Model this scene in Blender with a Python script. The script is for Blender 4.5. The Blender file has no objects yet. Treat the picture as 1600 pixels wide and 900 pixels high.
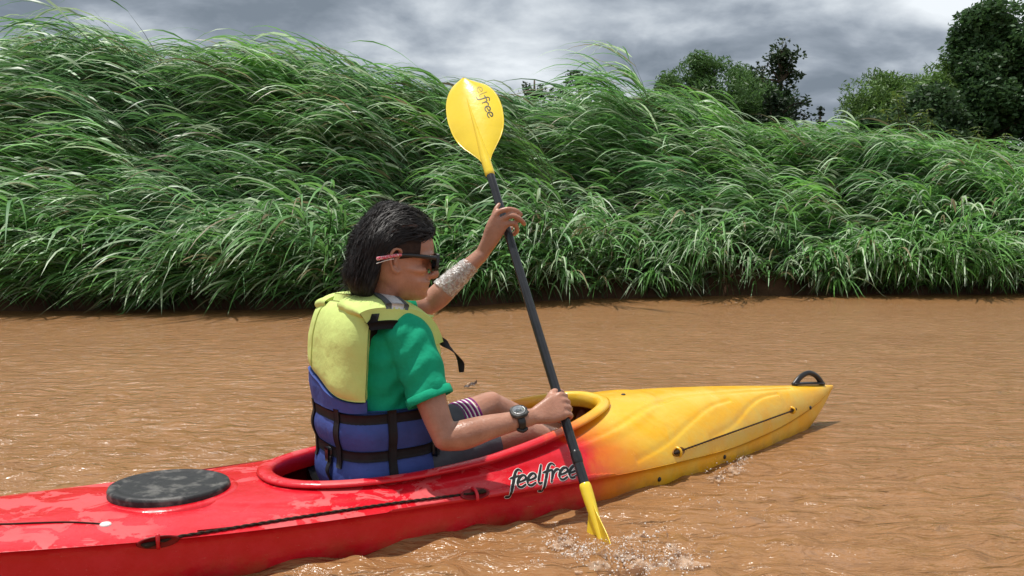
import bpy, math, random
import numpy as np
from mathutils import Vector, Matrix
from mathutils.bvhtree import BVHTree
PI = math.pi
rng = np.random.default_rng(7)
random.seed(7)
scn = bpy.context.scene
C = scn.collection

# ------------------------------------------------------------------ camera, world, sun, exposure
CAMH = 0.83; PITCH = math.atan(65 / 1250.0)
cam = bpy.data.objects.new('camera', bpy.data.cameras.new('camera')); C.objects.link(cam)
cam.location = (0, 0, CAMH); cam.rotation_euler = (PI / 2 - PITCH, 0, 0)
cam.data.sensor_width = 36; cam.data.lens = 36 * 1250 / 1600.0
cam.data.clip_end = 3000; cam.data.clip_start = 0.05
scn.camera = cam
scn.view_settings.view_transform = 'Standard'; scn.view_settings.look = 'None'
scn.view_settings.gamma = 1; scn.view_settings.use_curve_mapping = False
scn.view_settings.exposure = 0.12

SUN = Vector((-0.22, 0.08, 0.97)).normalized()      # towards the sun
EL = math.asin(SUN.z); AZ = math.atan2(SUN.x, SUN.y)
world = bpy.data.worlds.new('World'); scn.world = world; world.use_nodes = True
wt = world.node_tree; wn = wt.nodes; wl = wt.links; wn.clear()
def wnode(t, **k):
    n = wn.new(t)
    for a, b in k.items(): setattr(n, a, b)
    return n
wout = wnode('ShaderNodeOutputWorld'); bg = wnode('ShaderNodeBackground'); bg.inputs[1].default_value = 0.1
sky = wnode('ShaderNodeTexSky', sky_type='NISHITA'); sky.sun_disc = False; sky.sun_elevation = EL; sky.sun_rotation = AZ
tc = wnode('ShaderNodeTexCoord'); sep = wnode('ShaderNodeSeparateXYZ'); wl.new(tc.outputs['Generated'], sep.inputs[0])
mz = wnode('ShaderNodeMath', operation='MAXIMUM'); wl.new(sep.outputs['Z'], mz.inputs[0]); mz.inputs[1].default_value = 0.0
az_ = wnode('ShaderNodeMath', operation='ADD'); wl.new(mz.outputs[0], az_.inputs[0]); az_.inputs[1].default_value = 0.33
dx = wnode('ShaderNodeMath', operation='DIVIDE'); wl.new(sep.outputs['X'], dx.inputs[0]); wl.new(az_.outputs[0], dx.inputs[1])
dy = wnode('ShaderNodeMath', operation='DIVIDE'); wl.new(sep.outputs['Y'], dy.inputs[0]); wl.new(az_.outputs[0], dy.inputs[1])
cmb = wnode('ShaderNodeCombineXYZ'); wl.new(dx.outputs[0], cmb.inputs[0]); wl.new(dy.outputs[0], cmb.inputs[1])
def wnoise(scale, detail, dist, off, sx=1, sy=1, rough=0.55):
    mp = wnode('ShaderNodeMapping'); mp.inputs['Location'].default_value = off; mp.inputs['Scale'].default_value = (sx, sy, 1)
    wl.new(cmb.outputs[0], mp.inputs[0])
    n = wnode('ShaderNodeTexNoise'); n.inputs['Scale'].default_value = scale; n.inputs['Detail'].default_value = detail
    n.inputs['Distortion'].default_value = dist; n.inputs['Roughness'].default_value = rough
    wl.new(mp.outputs[0], n.inputs['Vector']); return n
n1 = wnoise(1.35, 5, 0.15, (1.3, 7.7, 0), 0.75, 1.0, 0.48)
n2 = wnoise(4.2, 6, 0.2, (9.3, 3.3, 0), 0.8, 1.0, 0.55)
mixn = wnode('ShaderNodeMix', data_type='FLOAT'); mixn.inputs[0].default_value = 0.36
wl.new(n1.outputs[0], mixn.inputs[2]); wl.new(n2.outputs[0], mixn.inputs[3])
cr = wnode('ShaderNodeValToRGB'); wl.new(mixn.outputs[0], cr.inputs[0])
el = cr.color_ramp.elements
el[0].position = 0.40; el[0].color = (1.95, 2.35, 2.85, 1)
el[1].position = 0.57; el[1].color = (8.3, 8.8, 9.2, 1)
for p, c in ((0.445, (2.9, 3.35, 3.95, 1)), (0.482, (4.3, 4.8, 5.4, 1)), (0.525, (6.3, 6.8, 7.3, 1))):
    e = cr.color_ramp.elements.new(p); e.color = c
cov = wnode('ShaderNodeMapRange'); wl.new(n1.outputs[0], cov.inputs[0])
cov.inputs[1].default_value = 0.72; cov.inputs[2].default_value = 0.82; cov.inputs[3].default_value = 1; cov.inputs[4].default_value = 0.3
mixc = wnode('ShaderNodeMix', data_type='RGBA'); wl.new(cov.outputs[0], mixc.inputs[0])
wl.new(sky.outputs[0], mixc.inputs[6]); wl.new(cr.outputs[0], mixc.inputs[7])
wl.new(mixc.outputs[2], bg.inputs[0]); wl.new(bg.outputs[0], wout.inputs[0])
sd = bpy.data.lights.new('sun', 'SUN'); sd.energy = 4.2; sd.angle = math.radians(0.6); sd.color = (1.0, 0.96, 0.90)
sun = bpy.data.objects.new('sun', sd); C.objects.link(sun)
sun.rotation_euler = SUN.to_track_quat('Z', 'Y').to_euler()

# ------------------------------------------------------------------ frames
YAW = math.radians(33); K0 = np.array([-0.43, 2.51, 0.0])
KF = np.array([math.cos(YAW), math.sin(YAW), 0]); KL = np.array([-math.sin(YAW), math.cos(YAW), 0]); KZ = np.array([0, 0, 1.0])
def k2w(V):
    V = np.asarray(V, float); return K0 + V[..., 0:1] * KF + V[..., 1:2] * KL + V[..., 2:3] * KZ
def w2k(V):
    d = np.asarray(V, float) - K0; return np.stack([d @ KF, d @ KL, d @ KZ], -1)
CP, SP = math.cos(PITCH), math.sin(PITCH)
def ray(px, py):
    a = (px - 800) / 1250.0; b = (450 - py) / 1250.0
    return np.array([a, CP + b * SP, -SP + b * CP])
def P(px, py, D):                     # world point seen at photo pixel at depth y = D
    r = ray(px, py); return np.array([0, 0, CAMH]) + r * (D / r[1])
def PK(px, py, D): return w2k(P(px, py, D))

# ------------------------------------------------------------------ materials
def mat(name, col, rough=0.5, spec=0.5, metal=0.0, var=0.0, vscale=8.0, bump=0.0, bscale=30.0, coat=0.0, sss=0.0, trans=0.0, col2=None, thr=None, alpha=1.0):
    m = bpy.data.materials.new(name); m.use_nodes = True
    t = m.node_tree; n = t.nodes; l = t.links; b = n['Principled BSDF']
    b.inputs['Base Color'].default_value = (*col, 1); b.inputs['Roughness'].default_value = rough
    b.inputs['Specular IOR Level'].default_value = spec; b.inputs['Metallic'].default_value = metal
    b.inputs['Coat Weight'].default_value = coat; b.inputs['Alpha'].default_value = alpha
    if trans: b.inputs['Transmission Weight'].default_value = trans; b.inputs['IOR'].default_value = 1.33
    if sss: b.inputs['Subsurface Weight'].default_value = sss; b.inputs['Subsurface Radius'].default_value = (1, .35, .2); b.inputs['Subsurface Scale'].default_value = 0.008
    tcn = n.new('ShaderNodeTexCoord')
    if var or col2:
        no = n.new('ShaderNodeTexNoise'); no.inputs['Scale'].default_value = vscale; no.inputs['Detail'].default_value = 6; no.inputs['Roughness'].default_value = 0.62
        l.new(tcn.outputs['Object'], no.inputs['Vector'])
        mr = n.new('ShaderNodeMapRange'); lo, hi = thr or (0.3, 0.7)
        mr.inputs[1].default_value = lo; mr.inputs[2].default_value = hi; l.new(no.outputs[0], mr.inputs[0])
        mx = n.new('ShaderNodeMix'); mx.data_type = 'RGBA'
        mx.inputs[6].default_value = (*[c * (1 - var) for c in col], 1)
        mx.inputs[7].default_value = (*(col2 or [min(1, c * (1 + var)) for c in col]), 1)
        l.new(mr.outputs[0], mx.inputs[0]); l.new(mx.outputs[2], b.inputs['Base Color'])
    if bump:
        nb = n.new('ShaderNodeTexNoise'); nb.inputs['Scale'].default_value = bscale; nb.inputs['Detail'].default_value = 5
        l.new(tcn.outputs['Object'], nb.inputs['Vector'])
        bp = n.new('ShaderNodeBump'); bp.inputs['Strength'].default_value = 1.0; bp.inputs['Distance'].default_value = bump
        l.new(nb.outputs[0], bp.inputs['Height']); l.new(bp.outputs[0], b.inputs['Normal'])
    return m

def water_material():
    m = bpy.data.materials.new('muddy_water'); m.use_nodes = True
    t = m.node_tree; n = t.nodes; l = t.links; b = n['Principled BSDF']
    tcn = n.new('ShaderNodeTexCoord')
    no = n.new('ShaderNodeTexNoise'); no.inputs['Scale'].default_value = 0.9; no.inputs['Detail'].default_value = 5; no.inputs['Distortion'].default_value = 0.8
    mp = n.new('ShaderNodeMapping'); mp.inputs['Scale'].default_value = (0.5, 1.2, 1); l.new(tcn.outputs['Object'], mp.inputs[0]); l.new(mp.outputs[0], no.inputs['Vector'])
    mx = n.new('ShaderNodeMix'); mx.data_type = 'RGBA'
    mx.inputs[6].default_value = (0.262, 0.122, 0.043, 1); mx.inputs[7].default_value = (0.345, 0.176, 0.074, 1)
    l.new(no.outputs[0], mx.inputs[0]); l.new(mx.outputs[2], b.inputs['Base Color'])
    b.inputs['Roughness'].default_value = 0.17; b.inputs['IOR'].default_value = 1.38
    def nb(scale, sx, sy, rot, det, dist):
        mp = n.new('ShaderNodeMapping'); mp.inputs['Scale'].default_value = (sx, sy, 1); mp.inputs['Rotation'].default_value = (0, 0, rot)
        q = n.new('ShaderNodeTexNoise'); q.inputs['Scale'].default_value = scale; q.inputs['Detail'].default_value = det; q.inputs['Distortion'].default_value = dist
        l.new(tcn.outputs['Object'], mp.inputs[0]); l.new(mp.outputs[0], q.inputs['Vector']); return q
    a = nb(9, 0.5, 1.5, 0.10, 5, 0.8); c = nb(26, 0.55, 1.4, -0.12, 3, 0.5)
    b1 = n.new('ShaderNodeBump'); b1.inputs['Distance'].default_value = 0.062; l.new(a.outputs[0], b1.inputs['Height'])
    b2 = n.new('ShaderNodeBump'); b2.inputs['Distance'].default_value = 0.011; l.new(c.outputs[0], b2.inputs['Height']); l.new(b1.outputs[0], b2.inputs['Normal'])
    l.new(b2.outputs[0], b.inputs['Normal'])
    return m

def kayak_material():
    m = bpy.data.materials.new('kayak_plastic'); m.use_nodes = True
    t = m.node_tree; n = t.nodes; l = t.links; b = n['Principled BSDF']
    g = n.new('ShaderNodeTexCoord'); s = n.new('ShaderNodeSeparateXYZ'); l.new(g.outputs['Object'], s.inputs[0])
    def noise(sc, det=6, rough=.6, dist=0.0, scl=(1, 1, 1)):
        mp = n.new('ShaderNodeMapping'); mp.inputs['Scale'].default_value = scl; l.new(g.outputs['Object'], mp.inputs[0])
        q = n.new('ShaderNodeTexNoise'); q.inputs['Scale'].default_value = sc; q.inputs['Detail'].default_value = det; q.inputs['Roughness'].default_value = rough; q.inputs['Distortion'].default_value = dist
        l.new(mp.outputs[0], q.inputs['Vector']); return q.outputs[0]
    def rngn(x, a, c, lo=0, hi=1):
        q = n.new('ShaderNodeMapRange'); q.interpolation_type = 'SMOOTHSTEP'
        q.inputs[1].default_value = a; q.inputs[2].default_value = c; q.inputs[3].default_value = lo; q.inputs[4].default_value = hi; l.new(x, q.inputs[0]); return q.outputs[0]
    def mix(f, A, B):
        q = n.new('ShaderNodeMix'); q.data_type = 'RGBA'
        if isinstance(f, float): q.inputs[0].default_value = f
        else: l.new(f, q.inputs[0])
        for i, v in ((6, A), (7, B)):
            if isinstance(v, tuple): q.inputs[i].default_value = (*v, 1)
            else: l.new(v, q.inputs[i])
        return q.outputs[2]
    def mth(op, A, B):
        q = n.new('ShaderNodeMath'); q.operation = op
        for i, v in ((0, A), (1, B)):
            if isinstance(v, (int, float)): q.inputs[i].default_value = v
            else: l.new(v, q.inputs[i])
        return q.outputs[0]
    nz = noise(3.5, 5, .6, .5)
    x = mth('ADD', mth('ADD', s.outputs['X'], mth('MULTIPLY', mth('MAXIMUM', mth('SUBTRACT', s.outputs['Z'], 0.16), 0.0), 1.7)), mth('MULTIPLY', mth('SUBTRACT', nz, 0.5), 0.45))
    # side of the hull turns yellow a little further forward
    f1 = rngn(x, 0.58, 0.72); f2 = rngn(x, 0.66, 0.98)
    red = (0.60, 0.006, 0.014); orange = (0.68, 0.15, 0.012); yel = (0.86, 0.44, 0.010)
    dry = rngn(noise(9, 7, .62, .9), 0.50, 0.535)
    dryup = rngn(noise(2.2, 4, .5), 0.34, 0.46)
    nrm = n.new('ShaderNodeNewGeometry'); ns = n.new('ShaderNodeSeparateXYZ'); l.new(nrm.outputs['Normal'], ns.inputs[0])
    upf = rngn(ns.outputs['Z'], 0.55, 0.9)
    aft = rngn(s.outputs['X'], 0.35, 0.1)
    dryf = mth('MULTIPLY', mth('MULTIPLY', dry, dryup), mth('MULTIPLY', upf, aft))
    redv = mix(rngn(noise(14, 8, .7), .35, .7), red, (0.66, 0.016, 0.030))
    redd = mix(mth('MULTIPLY', dryf, 0.5), redv, (0.66, 0.135, 0.135))
    yelv = mix(rngn(noise(6, 7, .65, .6), .40, .68), yel, (0.80, 0.50, 0.05))
    yelv = mix(mth('MULTIPLY', rngn(noise(4.5, 7, .7, .8, (1, 1.5, 1)), .54, .68), 0.35), yelv, (0.66, 0.33, 0.03))
    # scuffs
    scf = rngn(noise(26, 6, .75, .3, (1, 6, 6)), .63, .70)
    c1 = mix(f1, redd, orange); c2 = mix(f2, c1, yelv)
    c3 = mix(mth('MULTIPLY', scf, 0.3), c2, (0.55, 0.35, 0.25))
    # mud film near the waterline
    mud = mth('MULTIPLY', rngn(s.outputs['Z'], 0.07, 0.0), rngn(noise(11, 6, .7), .40, .62))
    c4 = mix(mth('MULTIPLY', mud, 0.35), c3, (0.33, 0.13, 0.045))
    l.new(c4, b.inputs['Base Color'])
    ro = rngn(dryf, 0, 1, 0.24, 0.55); ro2 = mth('ADD', ro, mth('MULTIPLY', mth('SUBTRACT', noise(18, 5, .7), .5), .22)); l.new(ro2, b.inputs['Roughness'])
    bp = n.new('ShaderNodeBump'); bp.inputs['Distance'].default_value = 0.0012; l.new(noise(45, 5), bp.inputs['Height'])
    bq = n.new('ShaderNodeBump'); bq.inputs['Distance'].default_value = 0.004; l.new(noise(6, 3), bq.inputs['Height']); l.new(bp.outputs[0], bq.inputs['Normal'])
    l.new(bq.outputs[0], b.inputs['Normal'])
    return m

def leaf_material(name, spec=0.5, rough=0.42, transl=0.35):
    m = bpy.data.materials.new(name); m.use_nodes = True
    t = m.node_tree; n = t.nodes; l = t.links; b = n['Principled BSDF']
    a = n.new('ShaderNodeAttribute'); a.attribute_name = 'tint'
    l.new(a.outputs['Color'], b.inputs['Base Color']); b.inputs['Roughness'].default_value = rough; b.inputs['Specular IOR Level'].default_value = spec
    tr = n.new('ShaderNodeBsdfTranslucent')
    hs = n.new('ShaderNodeHueSaturation'); hs.inputs['Value'].default_value = 1.3; hs.inputs['Hue'].default_value = 0.485; l.new(a.outputs['Color'], hs.inputs['Color']); l.new(hs.outputs[0], tr.inputs[0])
    mx = n.new('ShaderNodeMixShader'); mx.inputs[0].default_value = transl
    l.new(b.outputs[0], mx.inputs[1]); l.new(tr.outputs[0], mx.inputs[2]); l.new(mx.outputs[0], n['Material Output'].inputs[0])
    return m

M = dict(
    kayak=kayak_material(), water=water_material(), leaf=leaf_material('grass_leaf'), tleaf=leaf_material('tree_leaf', 0.35, 0.5, 0.3),
    bark=mat('bark', (0.11, 0.085, 0.06), .9, .2, var=.35, vscale=6, bump=.02, bscale=12),
    soil=mat('river_soil', (0.085, 0.045, 0.026), .95, .2, var=.4, vscale=3, bump=.06, bscale=5),
    ground=mat('ground_soil', (0.06, 0.07, 0.03), .95, .2, var=.4, vscale=.6, bump=.1, bscale=2),
    skin=mat('skin', (0.43, 0.195, 0.120), .36, .5, var=.20, vscale=16, bump=.0012, bscale=130, sss=.10, col2=(.50, .25, .17)),
    hair=mat('hair', (0.012, 0.009, 0.008), .5, .35, vscale=55, col2=(.040, .030, .026), thr=(.5, .72)),
    scalp=mat('shaved_hair', (0.035, 0.022, 0.018), .75, .2, var=.4, vscale=60),
    black=mat('black_webbing', (0.012, 0.012, 0.014), .7, .3, bump=.0006, bscale=350, var=.3, vscale=40),
    rubber=mat('black_rubber', (0.024, 0.024, 0.026), .55, .45, var=.3, vscale=19, bump=.0035, bscale=30, col2=(0.11, .105, .098), thr=(.50, .64)),
    plastic=mat('black_plastic', (0.014, 0.014, 0.015), .3, .5),
    shaft=mat('paddle_shaft', (0.020, 0.021, 0.024), .26, .5, var=.25, vscale=20),
    blade=mat('paddle_yellow', (0.90, 0.66, 0.045), .22, .5, var=.07, vscale=7, bump=.001, bscale=30),
    vyel=mat('vest_yellow_fabric', (0.60, 0.73, 0.23), .8, .25, var=.10, vscale=7, bump=.009, bscale=11),
    vblue=mat('vest_blue_fabric', (0.045, 0.080, 0.29), .7, .3, var=.22, vscale=9, bump=.008, bscale=17),
    vline=mat('vest_lining', (0.012, 0.012, 0.014), .8, .2),
    stripe=mat('reflective_tape', (0.62, 0.66, 0.68), .35, .5, var=.1, vscale=30),
    grey=mat('grey_edging', (0.10, 0.12, 0.13), .6, .3),
    shirt=mat('green_cotton', (0.006, 0.33, 0.175), .85, .2, var=.10, vscale=7, bump=.012, bscale=11, col2=(0.012, .42, .23)),
    shorts=mat('grey_shorts', (0.09, 0.095, 0.11), .85, .2, var=.15, vscale=20, bump=.004, bscale=20),
    purple=mat('purple_cloth', (0.20, 0.02, 0.16), .85, .2),
    white=mat('white_paint', (0.75, 0.74, 0.70), .6, .3),
    steel=mat('steel', (0.55, 0.55, 0.55), .3, .5, metal=.9),
    lens=mat('dark_lens', (0.006, 0.006, 0.007), .06, .6),
    pink=mat('patterned_pink', (0.62, 0.05, 0.12), .4, .5, vscale=220, col2=(0.80, .62, .60), thr=(.5, .56)),
    ink=mat('black_ink', (0.012, 0.012, 0.012), .4, .4, var=.5, vscale=80),
    inkgrey=mat('worn_ink', (0.42, 0.33, 0.06), .5, .3),
    rope=mat('dark_cord', (0.035, 0.022, 0.015), .8, .2, bump=.001, bscale=300),
    dial=mat('watch_dial', (0.50, 0.51, 0.45), .25, .5),
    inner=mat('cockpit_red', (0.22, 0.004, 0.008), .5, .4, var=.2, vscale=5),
    deadleaf=mat('wet_dead_leaf', (0.05, 0.024, 0.012), .45, .5, var=.4, vscale=30),
)
def film_material():
    m = bpy.data.materials.new('plastic_film'); m.use_nodes = True
    t = m.node_tree; n = t.nodes; l = t.links; b = n['Principled BSDF']
    b.inputs['Base Color'].default_value = (.62, .60, .57, 1); b.inputs['Roughness'].default_value = .2; b.inputs['Specular IOR Level'].default_value = .9
    g = n.new('ShaderNodeTexCoord'); q = n.new('ShaderNodeTexNoise'); q.inputs['Scale'].default_value = 60; q.inputs['Detail'].default_value = 4; q.inputs['Distortion'].default_value = 1.5
    l.new(g.outputs['Object'], q.inputs['Vector'])
    r = n.new('ShaderNodeMapRange'); r.inputs[1].default_value = .38; r.inputs[2].default_value = .62; r.inputs[3].default_value = .30; r.inputs[4].default_value = .95
    l.new(q.outputs[0], r.inputs[0]); l.new(r.outputs[0], b.inputs['Alpha'])
    bp = n.new('ShaderNodeBump'); bp.inputs['Distance'].default_value = .006; l.new(q.outputs[0], bp.inputs['Height']); l.new(bp.outputs[0], b.inputs['Normal'])
    return m
M['film'] = film_material()
def foam_material(name, c, alo, ahi):
    m = bpy.data.materials.new(name); m.use_nodes = True
    t = m.node_tree; n = t.nodes; l = t.links; b = n['Principled BSDF']
    b.inputs['Base Color'].default_value = (*c, 1); b.inputs['Roughness'].default_value = .07; b.inputs['Specular IOR Level'].default_value = .9; b.inputs['IOR'].default_value = 1.33
    g = n.new('ShaderNodeTexCoord'); q = n.new('ShaderNodeTexNoise'); q.inputs['Scale'].default_value = 45; q.inputs['Detail'].default_value = 5
    l.new(g.outputs['Object'], q.inputs['Vector'])
    r = n.new('ShaderNodeMapRange'); r.inputs[1].default_value = .35; r.inputs[2].default_value = .7; r.inputs[3].default_value = alo; r.inputs[4].default_value = ahi
    l.new(q.outputs[0], r.inputs[0]); l.new(r.outputs[0], b.inputs['Alpha'])
    bp = n.new('ShaderNodeBump'); bp.inputs['Distance'].default_value = .004; l.new(q.outputs[0], bp.inputs['Height']); l.new(bp.outputs[0], b.inputs['Normal'])
    return m
M['foam'] = foam_material('splashing_water', (.60, .42, .29), .08, .80)
M['drop'] = foam_material('water_drop', (.85, .76, .68), .6, 1.0)

# ------------------------------------------------------------------ mesh helpers (all vertices given in world space)
FR = {}
def empty(name, loc, rz=0.0, label=None, cat=None, group=None):
    o = bpy.data.objects.new(name, None); C.objects.link(o); o.location = loc; o.rotation_euler = (0, 0, rz); o.empty_display_size = .1
    FR[o.name] = (np.array(loc, float), rz); tag(o, label, cat, group); return o
def tag(o, label=None, cat=None, group=None, kind=None):
    for k, v in (('label', label), ('category', cat), ('group', group), ('kind', kind)):
        if v: o[k] = v
    return o
def frame_of(o):
    loc = np.zeros(3); chain = []
    while o is not None: chain.append(o); o = o.parent
    return chain
def to_local(V, parent):
    if parent is None: return V
    top = parent
    while top.parent is not None: top = top.parent
    if top.name in FR:
        loc, rz = FR[top.name]; c, s = math.cos(rz), math.sin(rz)
        d = V - loc
        return np.stack([d[:, 0] * c + d[:, 1] * s, -d[:, 0] * s + d[:, 1] * c, d[:, 2]], -1)
    return V
def raw_mesh(name, V, F):
    me = bpy.data.meshes.new(name)
    V = np.asarray(V, np.float32)
    if isinstance(F, np.ndarray):
        k = F.shape[1]; me.vertices.add(len(V)); me.vertices.foreach_set('co', V.ravel())
        me.loops.add(F.size); me.loops.foreach_set('vertex_index', F.astype(np.int32).ravel())
        me.polygons.add(len(F)); me.polygons.foreach_set('loop_start', np.arange(0, F.size, k, dtype=np.int32))
        me.update(calc_edges=True)
    else:
        me.from_pydata([tuple(map(float, v)) for v in V], [], [tuple(int(i) for i in f) for f in F]); me.update()
    me.validate(); return me
def obj(name, V, F, m, parent=None, smooth=True, sub=0):
    V = to_local(np.asarray(V, float), parent)
    me = raw_mesh(name, V, F)
    o = bpy.data.objects.new(name, me); C.objects.link(o); o.parent = parent
    me.materials.append(M[m] if isinstance(m, str) else m)
    if smooth: me.polygons.foreach_set('use_smooth', [True] * len(me.polygons))
    if sub:
        s = o.modifiers.new('sub', 'SUBSURF'); s.levels = sub; s.render_levels = sub
    return o
class B:                                # mesh builder
    def __init__(s): s.V = []; s.F = []
    def add(s, V, F):
        k = len(s.V); s.V.extend(list(map(tuple, V))); s.F.extend([tuple(i + k for i in f) for f in F]); return s
    def obj(s, name, m, parent=None, **k): return obj(name, np.array(s.V), s.F, m, parent, **k)
def ringloft(rings, caps=True, closed_ring=True, closed_path=False):
    n = len(rings[0]); V = [tuple(p) for r in rings for p in r]; F = []
    R = len(rings)
    for i in range(R - (0 if closed_path else 1)):
        i2 = (i + 1) % R
        for j in range(n if closed_ring else n - 1):
            j2 = (j + 1) % n
            F.append((i * n + j, i * n + j2, i2 * n + j2, i2 * n + j))
    if caps and not closed_path and closed_ring:
        F.append(tuple(range(n - 1, -1, -1))); F.append(tuple((R - 1) * n + j for j in range(n)))
    return V, F
def resample(pts, k):                   # Catmull-Rom through pts
    pts = [np.array(p, float) for p in pts]; out = []
    ext = [2 * pts[0] - pts[1]] + pts + [2 * pts[-1] - pts[-2]]
    for i in range(1, len(ext) - 2):
        for q in range(k):
            t = q / k; a, b, c, d = ext[i - 1:i + 3]
            out.append(.5 * ((2 * b) + (-a + c) * t + (2 * a - 5 * b + 4 * c - d) * t * t + (-a + 3 * b - 3 * c + d) * t ** 3))
    out.append(pts[-1]); return out
def tube(path, rad, n=12, k=4, ry=None, side=None, roundcap=True, closed=False):
    """path points; rad = radii (per point or number); ry = second radius along 'side' x tangent"""
    m = len(path); rad = [rad] * m if np.isscalar(rad) else rad
    ry = rad if ry is None else ([ry] * m if np.isscalar(ry) else ry)
    full = resample([np.concatenate([np.array(p, float), [a, b]]) for p, a, b in zip(path, rad, ry)], k)
    pts = np.array([f[:3] for f in full]); ra = np.array([f[3] for f in full]); rb = np.array([f[4] for f in full])
    T = np.gradient(pts, axis=0)
    if closed: T[0] = T[-1] = pts[1] - pts[-2]
    T /= np.linalg.norm(T, axis=1)[:, None] + 1e-9
    s = np.array(side if side is not None else (0.123, 0.31, 0.94), float)
    if side is None and abs(np.dot(s / np.linalg.norm(s), T[0])) > .9: s = np.array((1., 0, 0))
    rings = []
    def ring(p, t, s_, a, b):
        x = s_ - np.dot(s_, t) * t; x /= np.linalg.norm(x) + 1e-9; y = np.cross(t, x)
        return [p + a * math.cos(w) * x + b * math.sin(w) * y for w in np.linspace(0, 2 * PI, n, endpoint=False)], x
    if roundcap and not closed:
        for q in (80, 55, 28):
            w = math.radians(q); rr, _ = ring(pts[0] - T[0] * min(ra[0], rb[0]) * math.sin(w), T[0], s, ra[0] * math.cos(w), rb[0] * math.cos(w)); rings.append(rr)
    for p, t, a, b in zip(pts, T, ra, rb):
        rr, x = ring(p, t, s, a, b); rings.append(rr)
        if side is None: s = x
    if roundcap and not closed:
        for q in (28, 55, 80):
            w = math.radians(q); rr, _ = ring(pts[-1] + T[-1] * min(ra[-1], rb[-1]) * math.sin(w), T[-1], s, ra[-1] * math.cos(w), rb[-1] * math.cos(w)); rings.append(rr)
    if closed: rings = rings[:-1]
    return ringloft(rings, closed_path=closed)
def grid(fn, na, nb, closed=False):
    V = [fn(a, b) for a in np.linspace(0, 1, na) for b in np.linspace(0, 1, nb)]
    F = [(i * nb + j, i * nb + j + 1, (i + 1) * nb + j + 1, (i + 1) * nb + j) for i in range(na - 1) for j in range(nb - 1)]
    return V, F
def slab(outer, inner, na, nb):
    """closed box-like slab between two parametric sheets"""
    V1, F1 = grid(outer, na, nb); V2, F2 = grid(inner, na, nb); k = len(V1)
    F = [tuple(reversed(f)) for f in F1] + [tuple(i + k for i in f) for f in F2]
    idx = lambda i, j: i * nb + j
    for i in range(na - 1):
        F.append((idx(i, 0), idx(i + 1, 0), idx(i + 1, 0) + k, idx(i, 0) + k)); F.append((idx(i + 1, nb - 1), idx(i, nb - 1), idx(i, nb - 1) + k, idx(i + 1, nb - 1) + k))
    for j in range(nb - 1):
        F.append((idx(0, j + 1), idx(0, j), idx(0, j) + k, idx(0, j + 1) + k)); F.append((idx(na - 1, j), idx(na - 1, j + 1), idx(na - 1, j + 1) + k, idx(na - 1, j) + k))
    return V1 + V2, F
def remeshed(V, F, vox=.004, smooth=6, noise=None):
    me = raw_mesh('tmp', V, F); o = bpy.data.objects.new('tmp', me); C.objects.link(o)
    r = o.modifiers.new('r', 'REMESH'); r.mode = 'VOXEL'; r.voxel_size = vox
    s = o.modifiers.new('s', 'SMOOTH'); s.iterations = smooth; s.factor = .5
    dg = bpy.context.evaluated_depsgraph_get(); ev = o.evaluated_get(dg); m2 = ev.to_mesh()
    nv = len(m2.vertices); VV = np.zeros(nv * 3, np.float32); m2.vertices.foreach_get('co', VV); VV = VV.reshape(-1, 3).astype(float)
    FF = [tuple(p.vertices) for p in m2.polygons]
    NN = np.zeros(nv * 3, np.float32); m2.vertices.foreach_get('normal', NN); NN = NN.reshape(-1, 3)
    ev.to_mesh_clear(); bpy.data.objects.remove(o, do_unlink=True); bpy.data.meshes.remove(me)
    if noise is not None: VV = VV + NN * noise(VV)[:, None]
    return VV, FF
def interp(x, xs, ys): return float(np.interp(x, xs, ys))
def sint(x, xs, ys):                    # smooth interpolation
    xs = np.array(xs, float); ys = np.array(ys, float); i = int(np.clip(np.searchsorted(xs, x) - 1, 0, len(xs) - 2))
    t = min(max((x - xs[i]) / (xs[i + 1] - xs[i]), 0), 1)
    m = np.gradient(ys, xs); h = xs[i + 1] - xs[i]
    return float((2 * t**3 - 3 * t**2 + 1) * ys[i] + (t**3 - 2 * t**2 + t) * h * m[i] + (-2 * t**3 + 3 * t**2) * ys[i + 1] + (t**3 - t**2) * h * m[i + 1])
def wavy(P_, seed, n=14, lo=20, hi=60):
    r = np.random.default_rng(seed); out = np.zeros(len(P_))
    for _ in range(n):
        d = r.normal(size=3); d /= np.linalg.norm(d); out += np.sin(P_ @ d * r.uniform(lo, hi) + r.uniform(0, 6.28))
    return out / math.sqrt(n)

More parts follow.
